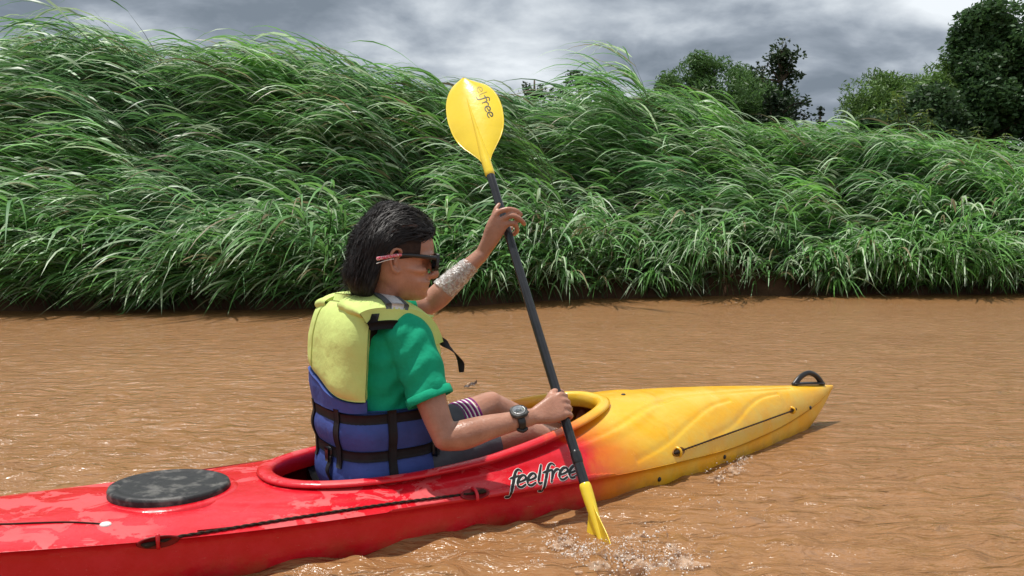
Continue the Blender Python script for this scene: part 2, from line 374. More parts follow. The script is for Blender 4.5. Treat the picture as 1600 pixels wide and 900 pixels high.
# ------------------------------------------------------------------ water
def build_water():
    nc = 1500
    rr = [0.25]
    while rr[-1] < 17: rr.append(rr[-1] * 1.0155 + .0015)
    while rr[-1] < 900: rr.append(rr[-1] * 1.25)
    rr = np.array(rr); th = np.linspace(0, 2 * PI, nc, endpoint=False)
    R, T = np.meshgrid(rr, th, indexing='ij')
    X = R * np.sin(T); Y = R * np.cos(T); Z = np.zeros_like(X)
    r = np.random.default_rng(3)
    warp = .15 * np.sin(X * .9 + Y * .4) + .12 * np.sin(Y * 1.3 - X * .5 + 1)
    gust = .65 + .35 * np.sin(X * .55 + 1.2 * np.sin(Y * .5)) * np.sin(Y * .8 + 1 + .7 * np.sin(X * .4))
    for i in range(90):
        lam = r.uniform(.07, .26) if i < 80 else r.uniform(.3, .7)
        a = PI / 2 + r.normal(0, .55) + .15
        k = 2 * PI / lam; amp = (.0023 if i < 80 else .0008) * (lam / .3) ** .9
        fade = np.clip((lam / (R * .017 * 2.2)) - .5, 0, 1)
        ph = (X + warp) * math.cos(a) + (Y + warp) * math.sin(a)
        s = np.sin(k * ph + r.uniform(0, 6.28)); Z += amp * gust * fade * (s + .22 * np.cos(2 * (k * ph)) )
    # disturbance round the paddle blade and along the bow
    for (cx, cy, A, lam, wd) in ((.27, 2.24, .004, .065, .22), (.78, 2.95, .0035, .08, .26), (.45, 2.15, .003, .07, .24)):
        d = np.hypot(X - cx, Y - cy); Z += A * np.exp(-(d / wd) ** 2) * np.sin(2 * PI * d / lam + 1.5 * np.sin(9 * X + 4 * Y))
    # the water keeps out of the hull
    V = np.stack([X, Y, Z], -1).reshape(-1, 3)
    K = w2k(V); inside = (np.abs(K[:, 1]) < .27) & (K[:, 0] > -1.1) & (K[:, 0] < 1.2)
    V[:, 2] = np.where(inside, np.minimum(V[:, 2], .012), V[:, 2])
    i = np.arange(len(rr) - 1)[:, None]; j = np.arange(nc)[None, :]; j2 = (j + 1) % nc
    F = np.stack([i * nc + j, i * nc + j2, (i + 1) * nc + j2, (i + 1) * nc + j], -1).reshape(-1, 4)
    k = len(V); V = np.vstack([V, [[0, 0, 0]]])
    o = obj('water', V, F[:, ::-1].copy(), 'water'); tag(o, kind='structure', label='muddy brown rippled river water')
    # close the middle
    cen = B(); ring = [tuple(V[q]) for q in range(nc)]
    return o
build_water()

# ------------------------------------------------------------------ river bank
def shore(x): return np.interp(x, [-40, -9, -6.5, -2.6, -.9, .5, 2.1, 5, 9, 20, 60], [9.5, 10.0, 10.25, 10.5, 11.0, 12.0, 13.0, 13.6, 13.9, 14.6, 16])
def topz(x):   # height of the grass crest along the bank
    return np.interp(x, [-12, -8.5, -7, -5.6, -4.9, -3.85, -2.75, -2, -1.1, .2, 1.5, 3.05, 4.1, 4.9, 5.7, 6.8, 9.4, 11.5, 16],
                        [4.1, 4.15, 4.25, 4.45, 4.25, 4.0, 4.0, 3.8, 3.85, 3.85, 3.85, 4.0, 3.9, 3.7, 3.35, 3.3, 3.35, 2.85, 2.4])
def bank_h(x, s):
    g = np.maximum(topz(x) - 2.05, .55)
    t = np.clip(s / 3.6, 0, 1); h = g * (1 - (1 - t) ** 1.6)
    h = np.where(s < .25, -.25 + (h + .25 + .12) * np.clip((s + .15) / .40, 0, 1), h + .12)
    return np.where(s > 4.5, h + (1.0 - h) * np.clip((s - 4.5) / 5, 0, 1), h)
xs = np.linspace(-45, 60, 420); ss = np.concatenate([np.linspace(-.6, .6, 14), np.linspace(.8, 11, 22)])
XX, SS = np.meshgrid(xs, ss, indexing='ij'); YY = shore(XX) + SS + .12 * np.sin(XX * 2.3) + .08 * np.sin(XX * 5.1 + 1)
ZZ = bank_h(XX, SS) + .05 * np.sin(XX * 3.1 + SS * 4) + .04 * np.sin(XX * 7.7 - SS * 6)
nS = len(ss); F = np.array([(i * nS + j, (i + 1) * nS + j, (i + 1) * nS + j + 1, i * nS + j + 1) for i in range(len(xs) - 1) for j in range(nS - 1)])
tag(obj('river_bank', np.stack([XX, YY, ZZ], -1).reshape(-1, 3), F, 'soil'), kind='structure', label='dark brown earth bank under the tall grass')
gx = np.linspace(-700, 700, 60); gy = np.concatenate([[19], np.linspace(24, 900, 30)])
G1, G2 = np.meshgrid(gx, gy, indexing='ij'); GZ = .85 + .15 * np.sin(G1 * .05) * np.sin(G2 * .06)
GV = np.stack([G1, G2, GZ], -1).reshape(-1, 3); ng = len(gy)
F = np.array([(i * ng + j, (i + 1) * ng + j, (i + 1) * ng + j + 1, i * ng + j + 1) for i in range(len(gx) - 1) for j in range(ng - 1)])
tag(obj('ground', GV, F, 'ground'), kind='structure', label='overgrown ground behind the river bank')

# ------------------------------------------------------------------ grass
def ribbons(name, base, path_fn, n, segs, width, tint, parent=None, m='leaf', wvec=None):
    """path_fn(t)->(n,3); builds n tapering blades, slightly folded"""
    ts = np.linspace(0, 1, segs + 1); PT = np.stack([path_fn(t) for t in ts], 1)      # n, segs+1, 3
    T = np.gradient(PT, axis=1); T /= np.linalg.norm(T, axis=2, keepdims=True) + 1e-9
    S = np.cross(T, wvec[:, None, :]); S /= np.linalg.norm(S, axis=2, keepdims=True) + 1e-9
    w = width[:, None] * (np.minimum(1, .35 + ts * 4) * (1 - ts ** 2.2))[None, :] * .5
    L = PT - S * w[..., None]; Rr = PT + S * w[..., None]
    V = np.stack([L, Rr], 2).reshape(-1, 3)
    k = (segs + 1) * 2; a = np.arange(n)[:, None] * k; q = np.arange(segs)[None, :] * 2
    F = np.stack([a + q, a + q + 1, a + q + 3, a + q + 2], -1).reshape(-1, 4)
    return V, F, np.repeat(tint, k, axis=0)
def setcol(o, col):
    me = o.data; at = me.color_attributes.new('tint', 'FLOAT_COLOR', 'POINT')
    c = np.ones((len(me.vertices), 4), np.float32); c[:, :3] = col; at.data.foreach_set('color', c.ravel())
def merge(parts):
    V = []; F = []; Cc = []; k = 0
    for v, f, c in parts: V.append(v); F.append(f + k); Cc.append(c); k += len(v)
    return np.vstack(V), np.vstack(F), np.vstack(Cc)
def lown(x, y, s, f=1.0):
    return (np.sin(x * f * 1.1 + s) * np.cos(y * f * 1.3 + 2 * s) + .6 * np.sin(x * f * 2.3 + y * f * 1.7 + 3 * s) + .4 * np.sin(x * f * 4.1 - y * f * 3.3 + s)) / 1.6
def grass(bx, by, bz, H, lean, az, nl, r, Lsc=1.0, bright=1.0, wscale=1.0, toff=.12, cb=None, ch=None, lsig=.55):
    """stalks with arching leaves blown to the left. az = blow direction angle"""
    n = len(bx); base = np.stack([bx, by, bz], -1)
    wd = np.stack([np.cos(az), np.sin(az), np.zeros(n)], -1)
    def stalk(t): t = np.asarray(t)[..., None] if np.ndim(t) else t; return t
    def sp(t, i=slice(None)):
        h = H[i][:, None]; l_ = lean[i][:, None]; tt = t[:, None] if np.ndim(t) else t
        return base[i] + np.array([0, 0, 1.]) * h * (tt * (1 - .28 * l_ * tt)) + wd[i] * h * l_ * (.35 * tt + .75 * tt ** 2)
    parts = []
    idx = np.repeat(np.arange(n), nl); N = len(idx)
    t0 = toff + (1 - toff) * r.uniform(0, 1, N) ** .8
    p0 = sp(t0, idx); tan = sp(np.minimum(t0 + .03, 1.03), idx) - sp(t0, idx); tan /= np.linalg.norm(tan, axis=1)[:, None]
    a = az[idx] + r.normal(0, lsig, N)
    out = np.stack([np.cos(a), np.sin(a), np.zeros(N)], -1)
    L = r.uniform(.90, 1.9, N) * Lsc * np.clip(H[idx] / 2.2, .45, 1.15) * (1 - .25 * (t0 > .93))
    d0 = tan * .75 + out * r.uniform(.45, .9, N)[:, None] + np.array([0, 0, .25]); d0 /= np.linalg.norm(d0, axis=1)[:, None]
    wv = wd[idx] * r.uniform(.15, .42, N)[:, None]
    drop = r.uniform(.42, 1.0, N)[:, None] * np.array([0, 0, -1.])
    def path(t):
        return p0 + L[:, None] * (d0 * (t - .22 * t * t) + wv * (.55 * t * t) + drop * (.66 * t ** 2.05))
    x, y = p0[:, 0], p0[:, 1] + p0[:, 2]
    hue = lown(bx[idx], by[idx] + bz[idx] * .5, 1.7, .55) * .5 + r.normal(0, .35, N) + (0 if ch is None else ch[idx])
    g0 = np.array([.092, .225, .082]); g1 = np.array([.130, .315, .066]); g2 = np.array([.33, .43, .28])
    f = np.clip(.45 + hue * .5 + .35 * np.clip((bx[idx] - 2) / 4, 0, 1), 0, 1)[:, None]; col = g0 * (1 - f) + g1 * f
    pale = (r.uniform(0, 1, N) < .28)[:, None]; col = np.where(pale, g2 * r.uniform(.8, 1.4, N)[:, None], col)
    dry = (r.uniform(0, 1, N) < .05 + .10 * (t0 < .25))[:, None]; col = np.where(dry, np.array([.20, .17, .09]), col)
    col = col * r.uniform(.75, 1.3, N)[:, None] * bright
    if cb is not None: col = col * cb[idx][:, None]
    wvec = np.tile([0, 0, 1.], (N, 1)) + r.normal(0, .45, (N, 3))
    parts.append(ribbons('', None, path, N, 6, r.uniform(.022, .048, N) * wscale, col, wvec=wvec))
    # stalks
    ca = np.tile([.06, .10, .035], (n, 1)) * r.uniform(.7, 1.5, n)[:, None]
    parts.append(ribbons('', None, lambda t: sp(np.full(n, t)), n, 5, np.full(n, .02), ca, wvec=np.tile([.0, -1., .1], (n, 1))))
    return merge(parts)
def grass_field():
    r = np.random.default_rng(11); parts = []
    ncl = 760
    cx = r.uniform(-14.5, 18, ncl); cs = np.where(r.uniform(0, 1, ncl) < .72, r.uniform(0.1, 5.2, ncl), r.uniform(2.4, 4.4, ncl))
    bx = []; by = []; bz = []; H = []; lean = []; az = []; tb = []; hu_ = []
    for x, s in zip(cx, cs):
        k = int(r.integers(10, 18)); px = x + r.normal(0, .19, k); ps = np.maximum(s + r.normal(0, .19, k), .02)
        hh = (1.05 + 1.10 * min(s / 2.0, 1)) * (r.uniform(.66, 1.12) if s < 2.2 else r.uniform(.82, 1.06))
        if s > 2.5: hh *= 1 + .05 * math.sin(x * 1.7) + .04 * math.sin(x * 4.3)
        bx += list(px); by += list(shore(px) + ps); bz += list(bank_h(px, ps)); H += list(hh * r.uniform(.72, 1.08, k))
        ln = r.uniform(.25, .72) + .12 * math.sin(x * .9); lean += list(ln + r.normal(0, .07, k))
        front = max(0, 1 - s / 1.4)
        az += list(PI + .10 + .65 * front + .25 * math.sin(x * .7 + s) + r.normal(0, .14) + r.normal(0, .14, k))
        tb += [r.uniform(.75, 1.35)] * k; hu_ += [r.normal(0, .55)] * k
    k = 4000; px = r.uniform(-14.5, 18, k); ps = r.uniform(.05, 4.6, k); bx += list(px); by += list(shore(px) + ps); bz += list(bank_h(px, ps)); H += list((.8 + .75 * np.minimum(ps / 2, 1)) * r.uniform(.6, 1.1, k))
    lean += list(r.uniform(.4, .9, k)); az += list(PI + .1 + .6 * np.maximum(0, 1 - ps / 1.4) + r.normal(0, .3, k)); tb += list(r.uniform(.7, 1.2, k)); hu_ += list(r.normal(0, .5, k))
    a = [np.array(q) for q in (bx, by, bz, H, lean, az)]
    a[4] = np.clip(a[4], .2, 1.1)
    return grass(*a, 10, r, cb=np.array(tb), ch=np.array(hu_), lsig=.36)
V, F, cc = grass_field()
# fringe hanging over the water line
r = np.random.default_rng(21); n = 2300
bx = r.uniform(-14.5, 18, n); s = r.uniform(-.08, .5, n)
gap = np.exp(-((bx - 1.7) / .45) ** 2) + 1.0 * np.exp(-((bx - 4.3) / 1.2) ** 2) + .6 * np.exp(-((bx + 5.9) / .9) ** 2)
keep = r.uniform(0, 1, n) > gap * .85; bx = bx[keep]; s = s[keep]; n = len(bx)
fr = grass(bx, shore(bx) + s, np.maximum(bank_h(bx, s), .02), r.uniform(.5, 1.5, n) * (.8 + .4 * np.sin(bx * 3.1) * np.sin(bx * 1.3 + 1)), r.uniform(.5, 1.1, n), PI + .95 + r.normal(0, .5, n), 8, r, Lsc=1.35, bright=1.1)
V2, F2, c2 = fr
Vt, Ft, ct = merge([(V, F, cc), (V2, F2, c2)])
Vt[:, 2] = np.maximum(Vt[:, 2], .004 + .012 * np.abs(np.sin(Vt[:, 0] * 37)))
g = obj('tall_grass', Vt, Ft, 'leaf'); setcol(g, ct)
tag(g, 'tall wind blown green cane grass covering the whole river bank', 'grass', kind='stuff')

def clump(name, label, x, s, k, H, lean, az, seed, nl=12, spread=.15, Lsc=1.0, group=None, bright=1.1):
    r = np.random.default_rng(seed); px = x + r.normal(0, spread, k); ps = np.maximum(s + r.normal(0, spread * .6, k), .01)
    v, f, c = grass(px, shore(px) + ps, np.maximum(bank_h(px, ps), .01), H * r.uniform(.75, 1.06, k), np.clip(lean + r.normal(0, .08, k), .1, 1.5), az + r.normal(0, .2, k), nl, r, Lsc=Lsc, bright=bright)
    v[:, 2] = np.maximum(v[:, 2], .006)
    o = empty(name, (x, float(shore(x)) + s, float(max(bank_h(np.array(x), np.array(s)), 0))), 0, label, 'grass clump', group)
    g = obj('blades', v, f, 'leaf', o); setcol(g, c); return o
clump('grass_clump', 'tallest spray of grass standing above the skyline right of the raised paddle blade', 2.9, 2.2, 20, 3.0, .36, PI + .1, 31, 14, .22, bright=1.35)
clump('grass_clump', 'grass spray sticking up over the skyline near the left edge of the picture', -5.4, 2.4, 15, 2.85, .45, PI, 32, 13, .25)
clump('grass_clump', 'feathery grass plume over the skyline above the man\'s head', -1.65, 2.6, 12, 2.25, .45, PI, 33, 13, .25)
clump('grass_clump', 'bright grass tuft sprawling flat on the water just left of the yellow life vest', -2.45, .03, 16, .8, 1.15, PI + .5, 34, 12, .16, 1.25, 'grass tufts sprawling on the water')
clump('grass_clump', 'arching pale grass tuft dipping into the water at far left of the bank', -4.6, .03, 10, .9, 1.1, PI + .25, 35, 11, .14, 1.25, 'grass tufts sprawling on the water')
clump('grass_clump', 'low grass tuft lying on the water behind the raised forearm', -.95, .03, 18, .75, 1.15, PI + .35, 36, 12, .22, 1.25, 'grass tufts sprawling on the water')
clump('grass_clump', 'light green grass tuft sprawling on the water below the right bamboo', 7.1, .05, 22, .75, 1.15, PI + .2, 37, 12, .45, 1.2, 'grass tufts sprawling on the water')
clump('grass_clump', 'drooping grass tuft in front of the bare brown bank', 3.0, .3, 12, .9, .85, PI + 1.0, 38, 12, .16, 1.2, 'grass tufts sprawling on the water')

# ------------------------------------------------------------------ trees
def leaf_cloud(centres, radii, per, size, r, tint, droop=0.0, elong=2.6):
    """many small leaf faces spread through ragged clumps"""
    parts = []
    for c, R_, in zip(centres, radii):
        n = int(per * (R_[0] * R_[1] * R_[2]) ** .5 / .5); 
        if n < 6: n = 6
        d = r.normal(size=(n, 3)); d /= np.linalg.norm(d, axis=1)[:, None]; rad = r.uniform(.25, 1.08, n) ** .5
        p = np.array(c) + d * rad[:, None] * np.array(R_)
        a = r.normal(size=(n, 3)); a[:, 2] = a[:, 2] * .5 - droop; a /= np.linalg.norm(a, axis=1)[:, None]
        b = np.cross(a, r.normal(size=(n, 3))); b /= np.linalg.norm(b, axis=1)[:, None]
        L = size * r.uniform(.6, 1.3, n)[:, None]; w = L / elong
        V = np.stack([p - a * L * .5, p + b * w * .5, p + a * L * .5, p - b * w * .5], 1).reshape(-1, 3)
        F = np.arange(n * 4).reshape(-1, 4)
        col = np.array(tint) * r.uniform(.6, 1.4, n)[:, None] * r.uniform(.8, 1.2)
        parts.append((V, F, np.repeat(col, 4, axis=0)))
    return merge(parts)
def tree(name, label, px, pyt, D, wpx, seed, style='broad', tint=(.030, .065, .022), leaf=.16, per=160, zb=1.0, lean=0.0, group=None, nb=26, hfrac=.45):
    r = np.random.default_rng(seed); top = P(px, pyt, D); x0 = top[0] - lean; zt = top[2]; W = wpx / 1250 * D / 2; H = zt - zb
    o = empty(name, (x0, D, zb), 0, label, {'bamboo': 'bamboo', 'bush': 'bush'}.get(name, 'tree'), group)
    bb = B(); cs = []; rs = []
    if style == 'bamboo':
        for i in range(nb):
            a = r.uniform(0, 2 * PI); q = r.uniform(.15, 1) ** .6; h = H * r.uniform(.70, 1.10) * (1 - .30 * q * q)
            ex = math.cos(a) * W * q + lean; ey = math.sin(a) * W * .8 * q
            b0 = np.array([x0 + math.cos(a) * .4, D + math.sin(a) * .4, zb])
            pts = [b0 + np.array([ex * t ** 2.0, ey * t ** 2.0, h * (t if t < .85 else .85 + (t - .85) * .25)]) for t in (0, .3, .55, .75, .9, 1.0)]
            v, f = tube(pts, [.05, .045, .04, .03, .018, .01], n=5, k=2, roundcap=False); bb.add(v, f)
            cp = resample(pts, 4)
            for p in cp[6:]:
                fr_ = (p[2] - zb) / H
                if fr_ > .06:
                    cs.append(p + r.normal(0, .16, 3) * np.array([1.3, 1.3, 1])); rs.append(np.array([.52, .52, .40]) * r.uniform(.5, 1.35) * (1.15 - .75 * max(0, fr_ - .45)) * W / 2.2)
        v, f, c = leaf_cloud(cs, rs, per, leaf, r, tint, droop=.7, elong=4.5)
    else:
        tr = [np.array([x0, D, zb]), np.array([x0 + lean * .3 + r.normal(0, .06), D, zb + H * .35]), np.array([x0 + lean * .7, D, zb + H * .65]), np.array([x0 + lean, D, zb + H * .93])]
        rt = .03 * H; v, f = tube(tr, [rt, rt * .75, rt * .5, rt * .15], n=9, k=4, roundcap=False); bb.add(v, f)
        path = resample(tr, 8)
        for i in range(nb):
            t = r.uniform(hfrac, .98); b0 = path[int(t * (len(path) - 1))]; a = r.uniform(0, 2 * PI)
            prof = math.sin(PI * min(1, max(.12, (t - hfrac) / (1 - hfrac) * .78 + .2))) 
            ln = W * prof * r.uniform(.55, 1.08); e = b0 + np.array([math.cos(a) * ln, math.sin(a) * ln * .8, H * .10 * r.uniform(.2, 1.3)])
            m_ = (b0 + e) / 2 + np.array([0, 0, .04 * H * r.uniform(0, 1)])
            v, f = tube([b0, m_, e], [rt * .28, rt * .18, rt * .06], n=5, k=3, roundcap=False); bb.add(v, f)
            for q in (.45, .7, .88, 1.02):
                p = b0 + (e - b0) * q + r.normal(0, .10 * W, 3); cs.append(p); rs.append(np.array([.30, .30, .24]) * W * r.uniform(.55, 1.15) * (1.0 if style == 'broad' else .8))
        v, f, c = leaf_cloud(cs, rs, per, leaf, r, tint, droop=.2, elong=2.0)
    bb.obj('trunk', 'bark', o)
    g = obj('crown', v, f, 'tleaf', o, smooth=False); setcol(g, c); return o
tree('bamboo', 'dense feathery bamboo clump behind the grass left of the thin tree', 1118, 74, 33, 190, 41, 'bamboo', (.080, .17, .045), .22, 300, nb=46)
tree('tree', 'thin open crowned tree with dark leaves standing alone against the clouds', 1222, 62, 32, 112, 42, 'thin', (.030, .055, .022), .20, 75, lean=.2, nb=34, hfrac=.30)
tree('tree', 'low dark tree at the left end of the bamboo clump', 1040, 108, 36, 75, 43, 'broad', (.030, .055, .025), .2, 110, nb=22)
tree('tree', 'small round dark tree between the thin tree and the right hand bamboo', 1282, 165, 40, 30, 44, 'broad', (.020, .040, .018), .16, 260, nb=16)
tree('tree', 'dark bushy tree just below the thin open crowned tree', 1205, 150, 30, 80, 45, 'broad', (.022, .045, .018), .18, 200, nb=24, hfrac=.2)
tree('bamboo', 'arching bamboo clump leaning left in front of the large right tree', 1440, 82, 27, 190, 46, 'bamboo', (.105, .20, .045), .20, 300, lean=-.5, nb=48)
tree('tree', 'largest dark green tree at the right side of the picture', 1545, 18, 25, 190, 47, 'broad', (.052, .115, .038), .17, 300, nb=70, hfrac=.15)
tree('tree', 'dark tree cut by the right edge of the picture', 1635, 30, 24, 120, 48, 'broad', (.052, .115, .038), .17, 300, nb=48, hfrac=.15)
tree('tree', 'dark bushy tree filling the gap under the right bamboo', 1460, 150, 24, 190, 49, 'broad', (.040, .085, .030), .17, 260, nb=50, hfrac=.1)
tree('tree', 'distant tree top just showing over the grass left of the tallest grass spray', 905, 114, 38, 95, 50, 'broad', (.040, .075, .03), .2, 120, nb=22)
tree('tree', 'far low tree top peeping over the grass beside the raised paddle blade', 835, 106, 42, 60, 51, 'broad', (.045, .07, .035), .2, 100, nb=18)
def weed(px, pyt, D, label, seed):
    r = np.random.default_rng(seed); top = P(px, pyt, D); zb = float(top[2] - 1.6); o = empty('tall_weed', (top[0], D, zb), 0, label, 'weed', 'yellow green weeds on top of the bank')
    bb = B(); parts = []
    for i in range(6):
        e = top + r.normal(0, .22, 3) * np.array([1, 1, .9]) - np.array([0, 0, .12 * i]); b0 = np.array([top[0] + r.normal(0, .1), D + r.normal(0, .1), zb])
        path = resample([b0, (b0 + e) / 2 + r.normal(0, .06, 3), e], 12)
        v, f = tube([path[0], path[12], path[-1]], [.012, .009, .003], n=5, k=4, roundcap=False); bb.add(v, f)
        for p in path[6:]:
            for q in range(5):
                a = r.uniform(0, 2 * PI); tip = np.array([math.cos(a), math.sin(a), -.15]) * r.uniform(.10, .24)
                parts.append((p, tip))
    p0 = np.array([p for p, _ in parts]); tp = np.array([t for _, t in parts]); n = len(p0)
    v, f, c = ribbons('', None, lambda t: p0 + tp * t + np.array([0, 0, .05]) * (t - t * t * 1.6), n, 3, np.full(n, .028), np.tile([.13, .19, .035], (n, 1)) * r.uniform(.7, 1.3, n)[:, None], wvec=np.tile([0, 0, 1.], (n, 1)) + r.normal(0, .3, (n, 3)))
    bb.obj('stem', 'bark', o); g = obj('leaves', v, f, 'leaf', o); setcol(g, c)
for i, (a, b_, D, lb) in enumerate(((1413, 155, 18.2, 'tallest yellow green weed before the right bamboo'), (1450, 188, 18, 'yellow green weed just right of the tallest weed'),
        (1532, 195, 17.2, 'yellow green weed below the largest dark tree'), (1500, 190, 17.6, 'reddish green weed between two yellow weeds below the dark tree'), (1588, 222, 17, 'yellow green weed at the right edge of the picture'),
        (1478, 222, 16.8, 'short weed at the foot of the right hand bamboo'))):
    weed(a, b_, D, lb, 60 + i)
tree('bush', 'leafy green bush between the small round tree and the right hand bamboo', 1360, 190, 24, 110, 52, 'broad', (.035, .08, .028), .16, 260, nb=30, hfrac=.1)

# ------------------------------------------------------------------ kayak
kay = empty('kayak', tuple(K0), YAW, 'red and yellow plastic touring kayak with the man sitting in its cockpit', 'kayak')
U0, U1 = -1.85, 2.33
def W_(u): return sint(u, [-1.85, -1.6, -1.2, -.8, -.4, 0, .4, .8, 1.2, 1.6, 1.95, 2.2, 2.33], [.004, .10, .20, .275, .33, .36, .365, .345, .285, .190, .105, .045, .006])
def ZG(u): return sint(u, [-1.85, -1.4, -1.0, -.6, 0, .5, 1.0, 1.5, 1.9, 2.15, 2.33], [.24, .18, .150, .125, .108, .092, .075, .062, .085, .125, .170])
def ZD(u): return sint(u, [-1.85, -1.4, -1.0, -.6, -.3, 0, .4, .8, 1.1, 1.5, 2.0, 2.33], [.25, .20, .172, .153, .148, .160, .205, .252, .262, .245, .205, .178])
def ZK(u): return sint(u, [-1.85, -1.6, -1.2, 0, 1.2, 1.8, 2.1, 2.22, 2.33], [.20, .0, -.09, -.13, -.11, -.07, -.02, .06, .165])
def CO(phi, off=0.0):              # coaming outline in (u, v)
    c, s = math.cos(phi), math.sin(phi)
    n = 2.5; cu = math.copysign(abs(c) ** (2 / n), c); sv = math.copysign(abs(s) ** (2 / n), s)
    a = .604 + off; b = .262 + off; taper = 1 - .16 * (cu if cu > 0 else .4 * -cu) 
    return .268 + a * cu, b * sv * taper
def incock(u, v, off=0.0):
    x = (u - .268) / (.604 + off); b = (.262 + off) * (1 - .16 * (x if x > 0 else -.4 * x))
    return abs(x) ** 2.5 + abs(v / b) ** 2.5 < 1
def deckz(u, v):
    w = max(W_(u), 1e-3); q = min(abs(v) / w, 1)
    return ZG(u) + (ZD(u) - ZG(u)) * (1 - q ** 3.0) ** .8
def rimz(u, v): return deckz(u, v * .96) + interp(u, [-.43, .0, .5, .88], [.010, .014, .022, .014])
GROOVES = []
def hull_mesh(grooves, nu=820, nv=110):
    us = [U0 + (U1 - U0) * (i / (nu - 1)) ** .72 for i in range(nu)]
    rings = []
    for u in us:
        w = W_(u); zg = ZG(u); zk = ZK(u); row = []
        for j in range(nv + 1):                   # deck from far gunwale to near gunwale
            q = -math.cos(PI * j / nv); q = math.copysign(abs(q) ** .9, q); v = -q * w
            row.append((u, v, deckz(u, v)))
        kl = [.012, .03, .05, .09, .14, .2, .27, .34, .42, .5, .58, .66, .74, .82, .89, .95]
        for k, s in [(q, -1) for q in kl] + [(1.0, 1)] + [(q, 1) for q in reversed(kl)]:      # hull: near gunwale down and up to far gunwale
            prof = (1 - k ** 3.2) ** .55 if k < 1 else 0
            ww = w * (.965 * prof) ; zz = zg - .006 - (zg - zk) * (k ** .85)
            if k < .02: ww = w * 1.0; zz = zg - .005
            elif k < .04: ww = w * .995 - .001; zz = zg - .010
            elif k < .06: ww = w * .975 - .004; zz = zg - .0125
            else: ww -= .004 * min(1, w * 20)
            row.append((u, s * ww, zz))
        rings.append(row)
    A = np.array(rings)
    if grooves:
        D_ = A[:, :nv + 1, :]
        for pl, dep, wid in grooves:
            pl = np.array(pl); U_, V_ = D_[..., 0], D_[..., 1]; best = np.full(U_.shape, 9.)
            for (a, b) in zip(pl[:-1], pl[1:]):
                ab = b - a; t = np.clip(((U_ - a[0]) * ab[0] + (V_ - a[1]) * ab[1]) / (ab @ ab + 1e-9), 0, 1)
                d = np.hypot(U_ - a[0] - t * ab[0], V_ - a[1] - t * ab[1]); best = np.minimum(best, d)
            D_[..., 2] -= dep * np.exp(-(best / wid) ** 2)
        # step that rings the cockpit
        uu = (D_[..., 0] - .27) / .86; vv = D_[..., 1] / .305; e = np.abs(uu) ** 2.4 + np.abs(vv) ** 2.4
        D_[..., 2] -= .007 * (1 / (1 + np.exp(-(e - 1.0) * 40))) * (np.abs(D_[..., 1]) < W_(.4) * .97)
    n = A.shape[1]; V = A.reshape(-1, 3); F = []
    for i in range(nu - 1):
        uc = (us[i] + us[i + 1]) / 2
        for j in range(n):
            j2 = (j + 1) % n
            if j < nv and -.5 < uc < .95:
                if incock(uc, (A[i, j, 1] + A[i, j + 1, 1]) / 2, -.012): continue
            F.append((i * n + j, i * n + j2, (i + 1) * n + j2, (i + 1) * n + j))
    F.append(tuple(range(n))); F.append(tuple((nu - 1) * n + j for j in range(n - 1, -1, -1)))
    return V, F
V, F = hull_mesh(None, 160, 40)
def bvh(Vw, F): return BVHTree.FromPolygons([tuple(v) for v in Vw], F)
HB = bvh(k2w(V), F)
def hit(px, py, tree_=None):
    h = (tree_ or HB).ray_cast(Vector((0, 0, CAMH)), Vector(ray(px, py)).normalized())
    if h[0] is None: return None
    nn = h[1] if h[1].dot(Vector(ray(px, py))) < 0 else -h[1]
    return np.array(h[0]), np.array(nn)
def line_on(pts, k=8, tree_=None, off=0.0):
    out = []
    for p in resample([(*p, 0) for p in pts], k):
        h = hit(p[0], p[1], tree_)
        if h is not None: out.append(h[0] + h[1] * off)
    return out
for pts, dep, wid in ((((905, 692), (960, 668), (1010, 637), (1060, 618), (1150, 610), (1235, 604)), .007, .0065),
                      (((995, 715), (1040, 690), (1080, 655), (1110, 632), (1140, 622)), .005, .0055),
                      (((1110, 680), (1145, 660), (1170, 632), (1190, 618), (1215, 612)), .005, .0055)):
    h = line_on(pts, 6)
    if len(h) > 2: GROOVES.append((w2k(np.array(h))[:, :2], dep, wid))
V, F = hull_mesh(GROOVES)
hull = obj('hull', k2w(V), F, 'kayak', kay)
HB = bvh(k2w(V), F)
# coaming: swept lip
rings = []
prof = [(-.020, -.045), (-.016, -.004), (-.010, .004), (.002, .007), (.018, .006), (.029, .001), (.031, -.006), (.022, -.009), (.004, -.004), (.000, -.012), (.004, -.040), (-.004, -.052)]
for i in range(140):
    ph = 2 * PI * i / 140; row = []
    for o_, z_ in prof:
        u, v = CO(ph, o_); uc, vc = CO(ph, 0); row.append((u, v, rimz(uc, vc) + z_))
    rings.append(row)
v_, f_ = ringloft(rings, closed_path=True); obj('coaming', k2w(np.array(v_)), f_, 'kayak', kay)
# inside of the cockpit: liner above the water, seat, bulkhead
def liner(a, b):
    u = -.60 + 1.85 * a; q = b * 2 - 1; w = W_(u) * .93
    v = q * w; z = .034 + (ZG(u) - .03) * max(0, (abs(q) - .80) / .2) ** 1.5
    return (u, v, z)
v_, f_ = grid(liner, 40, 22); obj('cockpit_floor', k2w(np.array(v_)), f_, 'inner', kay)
v_, f_ = slab(lambda a, b: (-.16 + .42 * a, (b - .5) * .40, .062 + .05 * (2 * b - 1) ** 4 + .03 * max(0, a - .7)), lambda a, b: (-.16 + .42 * a, (b - .5) * .40, .036), 12, 12)
obj('seat', k2w(np.array(v_)), f_, 'plastic', kay)
